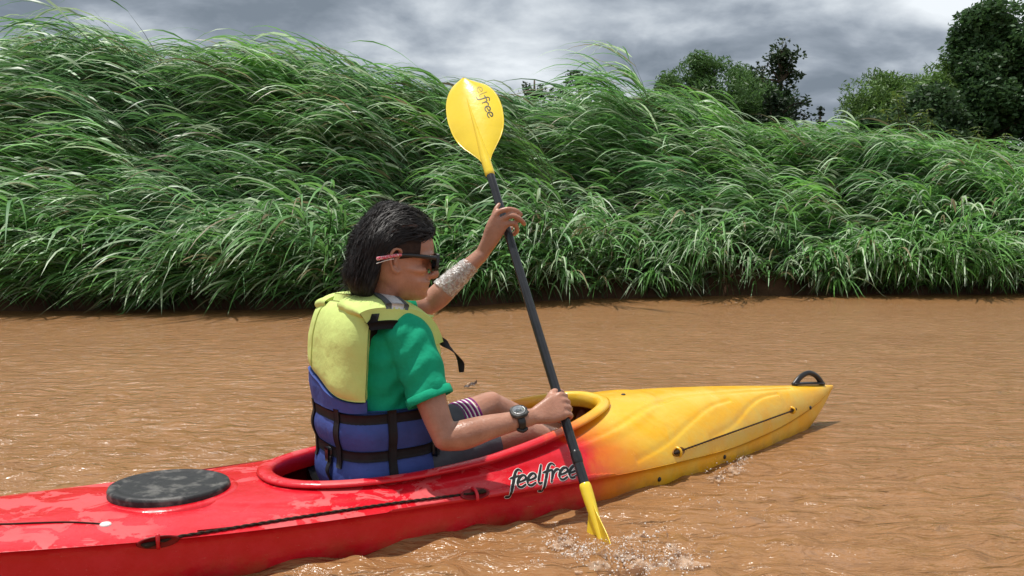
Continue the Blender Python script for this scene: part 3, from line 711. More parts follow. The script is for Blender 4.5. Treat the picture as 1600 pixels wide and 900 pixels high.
# hatch cover
hc = hit(266, 768); cu, cv, cz = w2k(hc[0]); B_ = B()
rg = []
for rad, z in ((.0, .016), (.06, .016), (.105, .0155), (.118, .017), (.126, .014), (.132, .018), (.147, .0185), (.153, .016), (.156, .008), (.154, .001), (.156, -.003), (.150, -.012)):
    rg.append([(cu + (rad + .0001) * math.cos(a) * 1.02, cv + (rad + .0001) * math.sin(a), max(ZD(cu), .15) + z + (cu + rad * math.cos(a) - cu) * -.03) for a in np.linspace(0, 2 * PI, 72, endpoint=False)])
v_, f_ = ringloft(rg[::-1]); obj('hatch_cover', k2w(np.array(v_)), f_, 'rubber', kay)
rg = [[(cu + rad * math.cos(a), cv + rad * math.sin(a), max(ZD(cu), .15) + z) for a in np.linspace(0, 2 * PI, 64, endpoint=False)] for rad, z in ((.190, -.02), (.182, -.006), (.170, -.001), (.150, -.001), (.148, -.02))]
v_, f_ = ringloft(rg[::-1]); obj('hatch_rim', k2w(np.array(v_)), f_, 'kayak', kay)
# deck lines with their recessed fittings
def rope(pts, rad=.0035, off=.004, tw=True):
    L = line_on(pts, 14, None, off)
    if len(L) < 3: return
    b = B()
    if tw:
        L = np.array(L); seg = np.linalg.norm(np.diff(L, axis=0), axis=1); s = np.concatenate([[0], np.cumsum(seg)]); nn = int(s[-1] / .006)
        Q = np.stack([np.interp(np.linspace(0, s[-1], nn), s, L[:, i]) for i in range(3)], -1)
        T = np.gradient(Q, axis=0); T /= np.linalg.norm(T, axis=1)[:, None]; X = np.cross(T, [0, 0, 1.]); X /= np.linalg.norm(X, axis=1)[:, None]; Y = np.cross(T, X)
        for o_ in (0, PI):
            a = np.arange(nn) * .9 + o_; pth = Q + (X * np.cos(a)[:, None] + Y * np.sin(a)[:, None]) * rad * .5
            v, f = tube(list(pth), rad * .7, n=6, k=1, roundcap=False); b.add(v, f)
    else:
        v, f = tube(L, rad, n=8, k=1); b.add(v, f)
    b.obj('deck_line', 'rope', kay)
rope([(236, 847), (330, 832), (480, 808), (600, 790), (740, 772)])
rope([(1062, 705), (1140, 677), (1240, 641)], .003)
rope([(-60, 818), (0, 820), (60, 818), (110, 817), (165, 820)], .002, .002, tw=False)
def fitting(px, py, ang, L=.045):
    h = hit(px, py)
    if h is None: return
    p, nrm = h; d = hit(px + 10 * math.cos(ang), py + 10 * math.sin(ang)); t = (d[0] - p) if d else KF; t /= np.linalg.norm(t); s = np.cross(nrm, t)
    b = B()                              # oval recess dish
    rg = [[p + t * (L * q * math.cos(a)) + s * (L * .42 * q * math.sin(a)) + nrm * z for a in np.linspace(0, 2 * PI, 26, endpoint=False)] for q, z in ((1.08, .0012), (.98, .0045), (.88, .002), (.5, .0015), (.02, .0012))]
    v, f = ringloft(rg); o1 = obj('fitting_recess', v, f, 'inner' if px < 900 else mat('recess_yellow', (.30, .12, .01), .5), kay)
    v, f = tube([p - s * L * .42 + nrm * .001, p - s * L * .2 + nrm * .010, p + nrm * .012, p + s * L * .2 + nrm * .010, p + s * L * .42 + nrm * .001], [.006, .005, .0045, .005, .006], n=8, k=4)
    obj('pad_eye', v, f, 'kayak', kay)
    v, f = tube([p + t * L * .1 + nrm * .004, p + t * L * .5 + nrm * .008, p + t * L * .75 + nrm * .004], [.005, .007, .004], n=8, k=3); obj('knot', v, f, 'rope', kay)
fitting(247, 846, math.radians(172)); fitting(742, 772, math.radians(-10)); fitting(1060, 706, math.radians(160), .035); fitting(1238, 641, math.radians(-25), .028)
def screw(px, py, r0=.008, m='plastic'):
    h = hit(px, py)
    if h is None: return
    p, nrm = h; t = np.cross(nrm, KZ + .01); t /= np.linalg.norm(t); s = np.cross(nrm, t)
    rg = [[p + (t * math.cos(a) + s * math.sin(a)) * r0 * q + nrm * z for a in np.linspace(0, 2 * PI, 12, endpoint=False)] for q, z in ((1.1, -.002), (1, .003), (.6, .005), (.05, .005))]
    v, f = ringloft(rg); obj('screw', v, f, m, kay)
for s_ in ((1030, 749), (1132, 714), (1266, 637), (164, 743), (436, 691), (974, 617)): screw(*s_)
screw(165, 820, .013, 'white')
# grab handle on the bow
b = B(); pc = k2w(np.array([2.17, 0, ZD(2.17)])); f0 = k2w(np.array([2.05, 0, ZD(2.05) + .0])); f1 = k2w(np.array([2.255, 0, ZD(2.255)]))
mid = (f0 + f1) / 2
pts = [f0 + [0, 0, -.004], f0 * .78 + f1 * .22 + [0, 0, .034], mid + [0, 0, .052], f0 * .22 + f1 * .78 + [0, 0, .036], f1 + [0, 0, -.004]]
v, f = tube(pts, [.011, .010, .010, .010, .011], n=12, k=6, ry=[.016, .013, .012, .013, .016], side=KL); b.add(v, f)
b.obj('grab_handle', 'plastic', kay)
v, f = tube([f0 + [0, 0, .002], mid + [0, 0, .004], f1 + [0, 0, .002]], [.016] * 3, n=12, k=4, ry=[.006] * 3, side=KL); obj('handle_base', v, f, 'plastic', kay)

# ---- lettering, drawn as strokes laid on a surface
GL = {'f': (.62, [[(.86, 1.42), (.62, 1.60), (.42, 1.48), (.34, 1.1), (.30, .4), (.22, -.35), (.05, -.62), (-.20, -.60)], [(.02, .92), (.35, .98), (.72, 1.04)]]),
      'e': (.82, [[(.10, .46), (.45, .52), (.70, .66), (.62, .92), (.38, 1.02), (.14, .80), (.06, .42), (.20, .10), (.45, .0), (.74, .16)]]),
      'l': (.48, [[(.22, 1.62), (.20, 1.0), (.18, .35), (.28, .04), (.46, .06)]]),
      'r': (.72, [[(.12, 1.0), (.20, .60), (.18, .0)], [(.20, .55), (.36, .90), (.58, 1.0), (.72, .88)]])}
def lettering(word, place, tree_, wide, m, off, parent, xh, skip=0):
    x = 0.0
    for i, ch in enumerate(word):
        adv, st = GL[ch]
        if i >= skip:
            b = B()
            for s in st:
                pts = resample([(x + p[0], p[1], 0) for p in s], 5); c = []
                for p in pts:
                    h = hit(*place(p[0], p[1]), tree_)
                    if h is not None: c.append(h)
                if len(c) < 3: continue
                Q = np.array([q[0] for q in c]); N = np.array([q[1] for q in c]); T = np.gradient(Q, axis=0); T /= np.linalg.norm(T, axis=1)[:, None] + 1e-9
                S = np.cross(T, N); S /= np.linalg.norm(S, axis=1)[:, None] + 1e-9
                tt = np.linspace(0, 1, len(Q)); wd = wide * (1.0 - .35 * np.abs(tt - .5) * 2 * (wide < xh)) * np.ones(len(Q)) * .5
                Q = np.vstack([Q[:1] - T[:1] * wide * .35, Q, Q[-1:] + T[-1:] * wide * .35]); S = np.vstack([S[:1], S, S[-1:]]); N = np.vstack([N[:1], N, N[-1:]]); wd = np.concatenate([[wd[0] * .45], wd, [wd[-1] * .45]])
                rg = [[q - s_ * w + n_ * 0, q - s_ * w + n_ * off, q + s_ * w + n_ * off, q + s_ * w] for q, s_, n_, w in zip(Q, S, N, wd)]
                v, f = ringloft(rg); b.add(v, f)
            if b.V: b.obj('letter', m, parent, smooth=False)
        x += adv
xh = 21.0
def place1(x, y):
    t = x * .80; return 795 + t * xh * 1.12 + y * xh * .10, 765 - t * xh * 1.12 * .185 - y * xh * .86
lettering('feelfree', place1, HB, .0150, 'white', .0010, kay, .02)
lettering('feelfree', place1, HB, .0100, 'ink', .0018, kay, .02)

# ------------------------------------------------------------------ paddle
PR = P(878, 640, 2.45); PL_ = P(790, 352, 2.80); pn = (PL_ - PR) / np.linalg.norm(PL_ - PR)
def on_axis(py):                        # point of the axis seen at photo row py
    lo, hi = -1.0, 2.0
    for _ in range(50):
        m_ = (lo + hi) / 2; p = PR + pn * m_; d = p - np.array([0, 0, CAMH]); dep = d[1] * CP - d[2] * SP; y = 450 - 1250 * (d[1] * SP + d[2] * CP) / dep
        if y > py: lo = m_
        else: hi = m_
    return PR + pn * lo, lo
fT, sT = on_axis(270); fB, sB = on_axis(762)
pad = empty('paddle', tuple((fT + fB) / 2), 0, 'double bladed kayak paddle with black shaft and yellow blades held upright by the man', 'paddle')
v, f = tube([fB - pn * .03, fB + (fT - fB) * .5, fT + pn * .03], [.0150] * 3, n=24, k=8); obj('shaft', v, f, 'shaft', pad)
jp, _ = on_axis(711); v, f = tube([jp - pn * .02, jp, jp + pn * .006], [.0168, .0170, .0165], n=24, k=2); obj('joint_ring', v, f, 'plastic', pad)
jp, _ = on_axis(385); v, f = tube([jp - pn * .003, jp, jp + pn * .003], [.0154] * 3, n=24, k=1); obj('joint_ring', v, f, 'plastic', pad)
def blade(root, d, wdir, length, width, asym, name='blade'):
    """spoon blade with centre rib; d outwards, wdir across"""
    nrm = np.cross(d, wdir); nrm /= np.linalg.norm(nrm); b = B()
    neck = .075
    v, f = tube([root - d * .004, root + d * neck * .5, root + d * neck, root + d * (neck + .12), root + d * (neck + .22), root + d * (neck + .29)], [.0185, .0180, .0170, .009, .004, .001], n=20, k=4,
                ry=[.0185, .0175, .0150, .009, .004, .001], side=wdir)
    b.add(v, f)
    def half(t):
        if t > .55: return width / 2 * max(.02, 1 - ((t - .55) / .45) ** 2.5) ** .5
        return width / 2 * sint(t, [0, .06, .14, .26, .40, .55], [.13, .22, .42, .72, .92, 1.0])
    def half_old(t):                        # half width along the blade, t 0..1
        return width / 2 * interp(t, [0, .05, .12, .25, .42, .6, .75, .86, .93, .975, 1], [.13, .24, .40, .68, .90, 1.0, .985, .885, .72, .52, .16])
    def sheet(sg):
        def fn(a, c):
            t = a; q = c * 2 - 1; h = half(t) + .0005; ctr = asym * math.sin(PI * min(t, 1) * .5) * .5
            lift = asym * .0
            p = root + d * (.045 + (length - .045) * t - .014 * (q if asym > 0 else -q) * t ** 3) + wdir * (ctr + q * h)
            cup = .020 * (q * q) * min(1, t * 3) + .03 * t * t
            return p + nrm * (cup + sg * .0028 * (1 - .5 * abs(q) ** 4))
        return fn
    v, f = slab(sheet(1), sheet(-1), 44, 19); b.add(v, f)
    return b.obj(name, 'blade', pad, sub=1)
viewT = fT - np.array([0, 0, CAMH]); viewT /= np.linalg.norm(viewT); wT = np.cross(pn, viewT); wT /= np.linalg.norm(wT)
if wT[0] < 0: wT = -wT
bt = blade(fT, pn, wT, .49, .215, .030)
# lower blade almost edge on (feathered)
vB = fB - np.array([0, 0, CAMH]); vB /= np.linalg.norm(vB); wB = np.cross(pn, vB); wB /= np.linalg.norm(wB); wB = wB if wB[0] > 0 else -wB; vP = np.cross(wB, pn); vP = vP if vP[1] > 0 else -vP
fw = wB * math.cos(math.radians(60)) - vP * math.sin(math.radians(60))
bl = blade(fB, -pn, fw, .49, .20, -.02)
dg = bpy.context.evaluated_depsgraph_get()
me = bt.data; BTV = [Vector(v.co) + bt.parent.location for v in me.vertices]; BT = BVHTree.FromPolygons(BTV, [tuple(p.vertices) for p in me.polygons])
def place2(x, y):
    return 750 + (x - 2.74) * 4.6 + y * 7.4, 152 + (x - 2.74) * 11.2 - y * 3.2
lettering('feelfree', place2, BT, .0046, 'ink', .0010, pad, .01, skip=4)
lettering('el', lambda x, y: place2(x + 1.4, y), BT, .0036, 'inkgrey', .0008, pad, .01)

# ------------------------------------------------------------------ the man
man = empty('person', tuple(K0 + [0, 0, .04]), YAW, 'man in sunglasses, green t-shirt and yellow and blue life vest paddling the kayak', 'person')
SR = np.array([.02, -.165, .565]); SL = np.array([.03, .170, .575])
ER = PK(696, 684, 2.31); WR = PK(829, 652, 2.385)
EL_ = PK(668, 476, 2.78); WL = PK(752, 398, 2.79)
HC = np.array([.045, -.02, 0]); HC = PK(622, 401, 2.46)
HY = math.radians(20) - YAW; HPt = math.radians(-6)
hf = np.array([math.cos(HY) * math.cos(HPt), math.sin(HY) * math.cos(HPt), math.sin(HPt)]); hl = np.array([-math.sin(HY), math.cos(HY), 0]); hu = np.cross(hf, hl)
HS = 1.13
def H_(x, y, z): return HC + (hf * x + hl * y * .96 + hu * z) * HS
body = B()
# torso
secs = []
TZ = [.055, .10, .2, .35, .5, .56, .60, .63, .66]; TD = [.105, .125, .11, .11, .115, .105, .08, .062, .055]; TW = [.15, .178, .155, .165, .178, .172, .135, .075, .058]
def tor(z): return interp(z, TZ, TD), interp(z, TZ, TW), interp(z, [.05, .2, .4, .6, .66], [.0, -.01, -.01, .005, .01])
for z in np.linspace(.055, .66, 26):
    d, w, c = tor(z); secs.append([(c + d * math.copysign(abs(math.cos(a)) ** .85, math.cos(a)), w * math.copysign(abs(math.sin(a)) ** .85, math.sin(a)), z) for a in np.linspace(0, 2 * PI, 32, endpoint=False)])
v, f = ringloft(secs); body.add(v, f)
# neck
nb_ = np.array([.012, -.005, .60]); v, f = tube([nb_, nb_ * .5 + H_(-.02, 0, -.09) * .5, H_(-.018, 0, -.07), H_(-.01, 0, -.02)], [.068, .060, .058, .055], n=18, k=4); body.add(v, f)
# head
hz = [-.116, -.110, -.098, -.088, -.078, -.070, -.062, -.052, -.040, -.02, -.006, .008, .03, .055, .08, .10, .115, .122]
hfx = [.060, .082, .093, .088, .094, .090, .097, .086, .084, .085, .086, .095, .097, .092, .078, .058, .032, .006]
hbx = [.020, .000, -.025, -.045, -.056, -.064, -.072, -.080, -.087, -.096, -.1, -.102, -.102, -.096, -.084, -.064, -.036, -.012]
hw = [.022, .036, .049, .056, .061, .064, .066, .068, .070, .073, .074, .076, .078, .076, .067, .051, .030, .006]
rings = []
for z in np.linspace(-.116, .122, 60):
    fx = interp(z, hz, hfx); bx_ = interp(z, hz, hbx); w = interp(z, hz, hw); c = -.012 if z > -.05 else -.012 + (.02) * min(1, (-.05 - z) / .06); row = []
    for a in np.linspace(0, 2 * PI, 40, endpoint=False):
        ca, sa = math.cos(a), math.sin(a)
        x = c + (fx - c) * ca if ca > 0 else c + (c - bx_) * ca
        y = w * math.copysign(abs(sa) ** .9, sa) * (1 - .10 * max(ca, 0) ** 2)
        if -.03 < z < .012 and ca > .3:                       # eye sockets
            x -= .012 * math.exp(-((abs(y) - .032) / .016) ** 2) * math.exp(-((z + .008) / .014) ** 2)
        row.append(tuple(H_(x, y, z)))
    rings.append(row)
v, f = ringloft(rings); body.add(v, f)
v, f = tube([H_(.082, 0, .002), H_(.094, 0, -.018), H_(.109, 0, -.037), H_(.097, 0, -.047)], [.008, .009, .0128, .008], n=10, k=4); body.add(v, f)   # nose
for s in (-1, 1):
    v, f = tube([H_(.090, s * .011, -.043), H_(.097, s * .010, -.041)], [.008, .007], n=8, k=3); body.add(v, f)
    v, f = tube([H_(.088, 0, -.064), H_(.084, s * .015, -.067), H_(.074, s * .025, -.070)], [.0075, .006, .003], n=8, k=3); body.add(v, f)
    v, f = tube([H_(.086, 0, -.076), H_(.082, s * .014, -.075), H_(.074, s * .024, -.071)], [.0085, .006, .003], n=8, k=3); body.add(v, f)
    v, f = tube([H_(.094, 0, .012), H_(.090, s * .02, .016), H_(.078, s * .045, .014), H_(.055, s * .062, .008)], [.006, .008, .008, .006], n=8, k=3); body.add(v, f)
    v, f = tube([H_(.062, s * .048, -.03), H_(.04, s * .060, -.032), H_(.01, s * .066, -.03)], [.012, .010, .006], n=8, k=3); body.add(v, f)
    # ear
    E = lambda x, y, z: H_(-.012 + x, s * (.074 + y), -.018 + z)
    v, f = tube([E(.006, .0, .018), E(0, .010, .034), E(-.016, .016, .036), E(-.026, .018, .018), E(-.022, .015, -.006), E(-.008, .009, -.024), E(.004, .004, -.020)], [.004, .0048, .0052, .0052, .005, .0066, .005], n=8, k=4); body.add(v, f)
    v, f = tube([E(.0, -.002, .02), E(-.012, .004, .008), E(-.006, .002, -.012)], [.006, .009, .006], n=8, k=3); body.add(v, f)
# arms
def limb(pts, rad, ry=None, side=None):
    v, f = tube(pts, rad, n=20, k=6, ry=ry, side=side); body.add(v, f)
mR = (ER + SR) / 2
limb([SR + [0, .03, .01], SR, SR * .6 + ER * .4 + [.008, 0, 0], SR * .25 + ER * .75, ER], [.055, .056, .052, .043, .038])
limb([ER + (ER - WR) * .0, ER * .78 + WR * .22 + [0, 0, -.004], ER * .5 + WR * .5, ER * .2 + WR * .8, WR], [.039, .044, .038, .030, .027], ry=[.039, .044, .036, .026, .022])
limb([SL + [0, -.03, .0], SL, SL * .5 + EL_ * .5, EL_], [.054, .054, .046, .038])
limb([EL_, EL_ * .78 + WL * .22 + [.0, 0, -.006], EL_ * .45 + WL * .55, EL_ * .15 + WL * .85, WL], [.038, .043, .036, .028, .026], ry=[.038, .042, .034, .026, .023])
# legs (bent knees inside the cockpit)
for s, kz in ((-1, .205), (1, .252)):
    hp = np.array([.03, s * .085, .105]); kn = np.array([.47 if s < 0 else .50, s * .125, kz]); an = np.array([.86, s * .11, .085]); toe = np.array([.93, s * .13, .17])
    limb([hp, hp * .5 + kn * .5 + [0, 0, .01], kn], [.085, .072, .052]); limb([kn, kn * .65 + an * .35 + [0, 0, -.012], an], [.050, .053, .034])
    limb([an + [-.02, 0, -.02], an * .5 + toe * .5 + [.01, 0, -.01], toe], [.032, .034, .020])
# hands
def finger(pts, r0, r1):
    n = len(pts); v, f = tube(pts, list(np.linspace(r0, r1, n)), n=10, k=4); body.add(v, f)
shK = lambda s: w2k(PR + pn * s)          # shaft axis in kayak frame
nK = shK(1) - shK(0)
vdir = w2k(P(870, 640, 2.0)) - w2k(P(870, 640, 3.0)); vdir /= np.linalg.norm(vdir)            # towards the camera
acr = np.cross(nK, vdir); acr /= np.linalg.norm(acr)
if (k2w(acr) - K0)[0] < 0: acr = -acr                                                          # to the right on screen
vd = np.cross(acr, nK); vd = vd if vd @ vdir > 0 else -vd
# right hand: back of the hand to the camera, knuckles right, fingers curl round behind the shaft
c0 = shK(.004)
palm_w = WR + (c0 - WR) * .12
kk = [c0 + nK * (.034 - .0215 * i) + acr * (.010 - .002 * abs(i - 1)) + vd * .030 for i in range(4)]
secs = []
for t in np.linspace(0, 1, 7):
    a = palm_w * (1 - t) + (c0 + vd * .026 + acr * .006) * t; hw_ = .026 + .018 * min(1, t * 1.6); th_ = .021 - .005 * t
    secs.append([tuple(a + nK * hw_ * math.copysign(abs(math.cos(w)) ** .7, math.cos(w)) + vd * th_ * math.copysign(abs(math.sin(w)) ** .8, math.sin(w))) for w in np.linspace(0, 2 * PI, 20, endpoint=False)])
v, f = ringloft(secs); body.add(v, f)
for i in range(4):
    k_ = kk[i]; ax = c0 + nK * (.034 - .0215 * i); sc = (.95, 1, .98, .85)[i]
    R1 = .0245
    # knuckle, first joint right of the shaft, second behind it, tip coming back to the palm
    arc = [k_ - acr * .022 + vd * -.004, k_]
    for ang in (48, 8, -35, -80, -125, -165):
        w = math.radians(ang); arc.append(ax + acr * R1 * 1.03 * math.cos(w) * sc + vd * R1 * math.sin(w))
    finger(arc, .0108 * sc, .0085 * sc)
th0 = palm_w * .45 + c0 * .55 + nK * .028; finger([th0 + vd * .008, c0 + nK * .052 - acr * .010 + vd * .016, c0 + nK * .058 + acr * .012 - vd * .010, c0 + nK * .050 + acr * .018 - vd * .022], .0125, .0095)
# left hand: loose grip, fingers laid over the near side of the shaft
def PL(px, py, dd=0.0): return PK(px, py, 2.80 + dd)
secs = []
pa = [PL(753, 397, -.012), PL(763, 380, -.022), PL(771, 363, -.030), PL(778, 349, -.034), PL(781, 341, -.034)]
pw = [.026, .031, .037, .039, .034]
for a, w_ in zip(resample(pa, 3), resample([(x, 0, 0) for x in pw], 3)):
    d = pa[-1] - pa[0]; d /= np.linalg.norm(d); sdir = np.cross(d, vdir); sdir /= np.linalg.norm(sdir)
    sdir = sdir if (k2w(sdir) - K0)[0] > 0 else -sdir
    n2 = np.cross(d, sdir); secs.append([tuple(a + sdir * w_[0] * .92 * math.copysign(abs(math.cos(q)) ** .75, math.cos(q)) + n2 * .0165 * math.copysign(abs(math.sin(q)) ** .85, math.sin(q))) for q in np.linspace(0, 2 * PI, 20, endpoint=False)])
v, f = ringloft(secs); body.add(v, f)
finger([PL(770, 352, -.03), PL(771, 338, -.032), PL(775, 326, -.030), PL(780, 319, -.018)], .0100, .0078)                 # little finger
finger([PL(772, 349, -.036), PL(777, 333, -.042), PL(792, 327, -.046), PL(806, 329, -.036), PL(814, 335, -.022)], .0108, .0082)   # ring
finger([PL(779, 350, -.036), PL(787, 341, -.044), PL(801, 337, -.048), PL(813, 343, -.038), PL(819, 350, -.024)], .0112, .0085)   # middle
finger([PL(785, 358, -.034), PL(794, 350, -.040), PL(804, 350, -.036), PL(808, 360, -.016), PL(803, 366, .008)], .0108, .0085)   # index
finger([PL(768, 378, -.006), PL(776, 368, .018), PL(788, 362, .034), PL(799, 357, .034)], .0130, .0095)                     # thumb behind the shaft
def bodynoise(V): return wavy(V, 5, 12, 25, 70) * .0005
V, F = remeshed(body.V, body.F, .0038, 7, bodynoise)
obj('body', k2w(V), F, 'skin', man)

# t-shirt
sb = B(); secs = []
for z in np.linspace(.09, .648, 24):
    d, w, c = tor(z); o_ = .012 if z < .6 else .010
    secs.append([(c + (d + o_) * math.copysign(abs(math.cos(a)) ** .85, math.cos(a)), (w + o_) * math.copysign(abs(math.sin(a)) ** .85, math.sin(a)), z) for a in np.linspace(0, 2 * PI, 32, endpoint=False)])
v, f = ringloft(secs); sb.add(v, f)
dR = (ER - SR) / np.linalg.norm(ER - SR); eR = SR + dR * .205
v, f = tube([SR + [0, .05, .012], SR + [.0, -.004, .006], SR + dR * .08 + [.006, -.008, 0], SR + dR * .15 + [.006, -.004, 0], eR], [.068, .069, .069, .069, .068], n=28, k=5, roundcap=False); sb.add(v, f)
dL = (EL_ - SL) / np.linalg.norm(EL_ - SL); eL = SL + dL * .17
v, f = tube([SL + [0, -.05, 0], SL, SL + dL * .1, eL], [.068, .07, .066, .064], n=28, k=5, roundcap=False); sb.add(v, f)
def shirtnoise(V):
    near = np.exp(-(np.linalg.norm(V - (SR + dR * .02), axis=1) / .12) ** 2)
    q = (V - SR) @ dR
    return wavy(V, 8, 10, 14, 40) * .0042 + np.sin(q * 95 + 3 * np.sin(V[:, 0] * 30) + V[:, 1] * 40) * .0026
V, F = remeshed(sb.V, sb.F, .0055, 4, shirtnoise); tee = obj('t_shirt', k2w(V), F, 'shirt', man)
for e_, d_, r_ in ((eR, dR, .0690), (eL, dL, .065)):
    x_ = np.cross(d_, [0, 1, 0.2]); x_ /= np.linalg.norm(x_); y_ = np.cross(d_, x_)
    rg = []
    for i in range(40):
        a = 2 * PI * i / 40; o_ = x_ * math.cos(a) + y_ * math.sin(a); wv_ = .002 * math.sin(3 * a) + .0015 * math.sin(7 * a + 1)
        rg.append([e_ + d_ * dz + o_ * (r_ + dr + wv_) for dz, dr in ((-.020, .000), (-.019, .0022), (.0, .0032), (.006, .0022), (.007, -.003), (.0, -.008), (-.02, -.008))])
    v, f = ringloft(rg, closed_path=True); obj('sleeve_hem', k2w(np.array(v)), f, 'shirt', tee)

# shorts
so = B()
for s, kz in ((-1, .205), (1, .252)):
    hp = np.array([.0, s * .085, .105]); kn = np.array([.47 if s < 0 else .50, s * .125, kz]); q = .78 if s < 0 else .74
    e_ = hp * (1 - q) + kn * q
    v, f = tube([hp, (hp + e_) / 2 + [0, 0, .008], e_], [.094, .084, .068], n=24, k=6, roundcap=False); so.add(v, f)
V, F = remeshed(so.V, so.F, .006, 4, lambda V: wavy(V, 9, 10, 20, 50) * .002)
shorts = obj('shorts', k2w(V), F, 'shorts', man)
hp = np.array([.0, .085, .105]); kn = np.array([.50, .125, .252]); dk = (kn - hp) / np.linalg.norm(kn - hp)
for i in range(9):                     # white and purple bands near the knee of the far leg
    q = .72 + .0165 * i; c_ = hp * (1 - q * 1.0) + kn * q; x_ = np.array([0, 1., 0]); y_ = np.cross(dk, x_); r_ = .0715 - .0013 * i
    wdt = .0055 if i % 2 else .0085
    rg = [[c_ + dk * dz + (x_ * math.cos(a) + y_ * math.sin(a)) * (r_ + dr) for a in np.linspace(0, 2 * PI, 32, endpoint=False)] for dz, dr in ((-wdt * .5, -.01), (-wdt * .5, .0), (wdt * .5, 0), (wdt * .5, -.01))]
    v, f = ringloft(rg, caps=False); obj('cloth_band', k2w(np.array(v)), f, 'white' if i % 2 else 'purple', shorts)

# ---- hair
def scalp_pt(th, ph, off=0.0):          # th from front (0) to back (pi), ph elevation
    x = math.cos(th) * math.cos(ph); y = math.sin(th) * math.cos(ph); z = math.sin(ph)
    return np.array([-.010 + (.103 + off) * x, (.080 + off) * y, .018 + (.106 + off) * z])
hb = B()
rg = []
for z in np.linspace(-.130, .134, 34):
    fx = interp(z, [-.135, -.06, -.01, .02, .045, .066, .09, .113, .128, .134], [-.066, -.052, -.040, -.020, .055, .084, .090, .070, .036, .0])
    bx_ = interp(z, [-.135, -.11, -.07, -.02, .03, .08, .11, .135, .150], [-.096, -.118, -.130, -.132, -.126, -.106, -.086, -.054, -.02])
    w = interp(z, [-.135, -.1, -.05, 0, .04, .09, .125, .150], [.036, .058, .070, .080, .085, .076, .050, .008]); c = (fx + bx_) / 2
    row = []
    for a in np.linspace(0, 2 * PI, 40, endpoint=False):
        ca, sa = math.cos(a), math.sin(a); x = c + (fx - c) * math.copysign(abs(ca) ** .8, ca); row.append(tuple(H_(x, w * math.copysign(abs(sa) ** .85, sa), z)))
    rg.append(row)
v, f = ringloft(rg); hb.add(v, f)
V, F = remeshed(hb.V, hb.F, .005, 4, lambda V: wavy(V, 15, 16, 30, 75) * .0052)
hair = obj('hair', k2w(V), F, 'hair', man)
cV, cF = V, F; HBV = bvh(V, F)
r = np.random.default_rng(77); n = 5200; st = []
for i in range(n):
    side = r.uniform(-1, 1); z0 = r.uniform(-.06, .148); 
    th = r.uniform(-PI, PI); ph = math.asin(r.uniform(-.35, 1)); p = scalp_pt(th, ph, .03)
    if p[0] > .02 and p[2] < .055: continue
    if p[0] > -.03 and p[2] < .01: continue
    L = r.uniform(.05, .12); seg = 7; path = []
    x, y, z = p; cur = r.uniform(-1, 1) * .5; phs = r.uniform(0, 6.28); dirv = None
    for k_ in range(seg + 1):
        q = H_(x, y, z); h = HBV.find_nearest(Vector(q)); nn = np.array(h[1]); surf = np.array(h[0])
        if nn @ (surf - H_(-.02, 0, 0)) < 0: nn = -nn
        lift = .0015 + .010 * (k_ / seg) ** 1.5 * abs(math.sin(phs * 3)) + .006 * math.sin(phs) ** 2 + .0025 * math.sin(phs + k_ * 1.4)
        path.append(surf + nn * lift)
        bx2 = max(0, min(1, (x + .09) / .14)); fl = np.array([-1.0 * bx2 - .12, .25 * np.sign(y) * bx2 + .55 * math.sin(k_ * 1.3 + phs) , -(1 - bx2) * 1.0 - .18 + .50 * math.cos(k_ * 1.3 + phs)])
        fl /= np.linalg.norm(fl); x, y, z = np.array([x, y, z]) + fl * L / seg
    st.append(path)
st = np.array(st); n = len(st)
def pth(t): return st[:, int(round(t * 7))]
cen = H_(-.02, 0, .0)
outv = st.mean(1) - cen; outv += r.normal(0, .02, outv.shape)
v, f, c = ribbons('', None, pth, n, 7, r.uniform(.0014, .0036, n), np.zeros((n, 3)), wvec=outv)
obj('strands', k2w(v), f, 'hair', hair)
# flyaway locks at nape and crown
fly = []
for i in range(900):
    a = r.uniform(.3, 1.0); z = r.uniform(-.135, .14); y = r.normal(0, .04)
    q0 = H_(-.105, y, z) if i % 5 < 3 else H_(r.uniform(-.12, .07), r.normal(0, .05), .15); h = HBV.find_nearest(Vector(q0)); s0 = np.array(h[0]); o_ = s0 - cen; o_ /= np.linalg.norm(o_)
    L = r.uniform(.015, .046); L = L * (1 if i % 5 < 3 else .6); d = o_ * r.uniform(.1, .8) + hu * (-.8 if i % 5 < 3 else 0.1) + (0 if i % 5 < 3 else hf * r.uniform(-1, .2)) + hf * r.uniform(-.4, .3) + hl * r.normal(0, .4)
    fly.append([s0 + d * L * t + o_ * .012 * math.sin(t * 3) * r.uniform(.4, 1) for t in np.linspace(0, 1, 8)])
fly = np.array(fly)
v, f, c = ribbons('', None, lambda t: fly[:, int(round(t * 7))], len(fly), 7, r.uniform(.0012, .0030, len(fly)), np.zeros((len(fly), 3)), wvec=np.tile(hf, (len(fly), 1)))
obj('loose_locks', k2w(v), f, 'hair', hair)
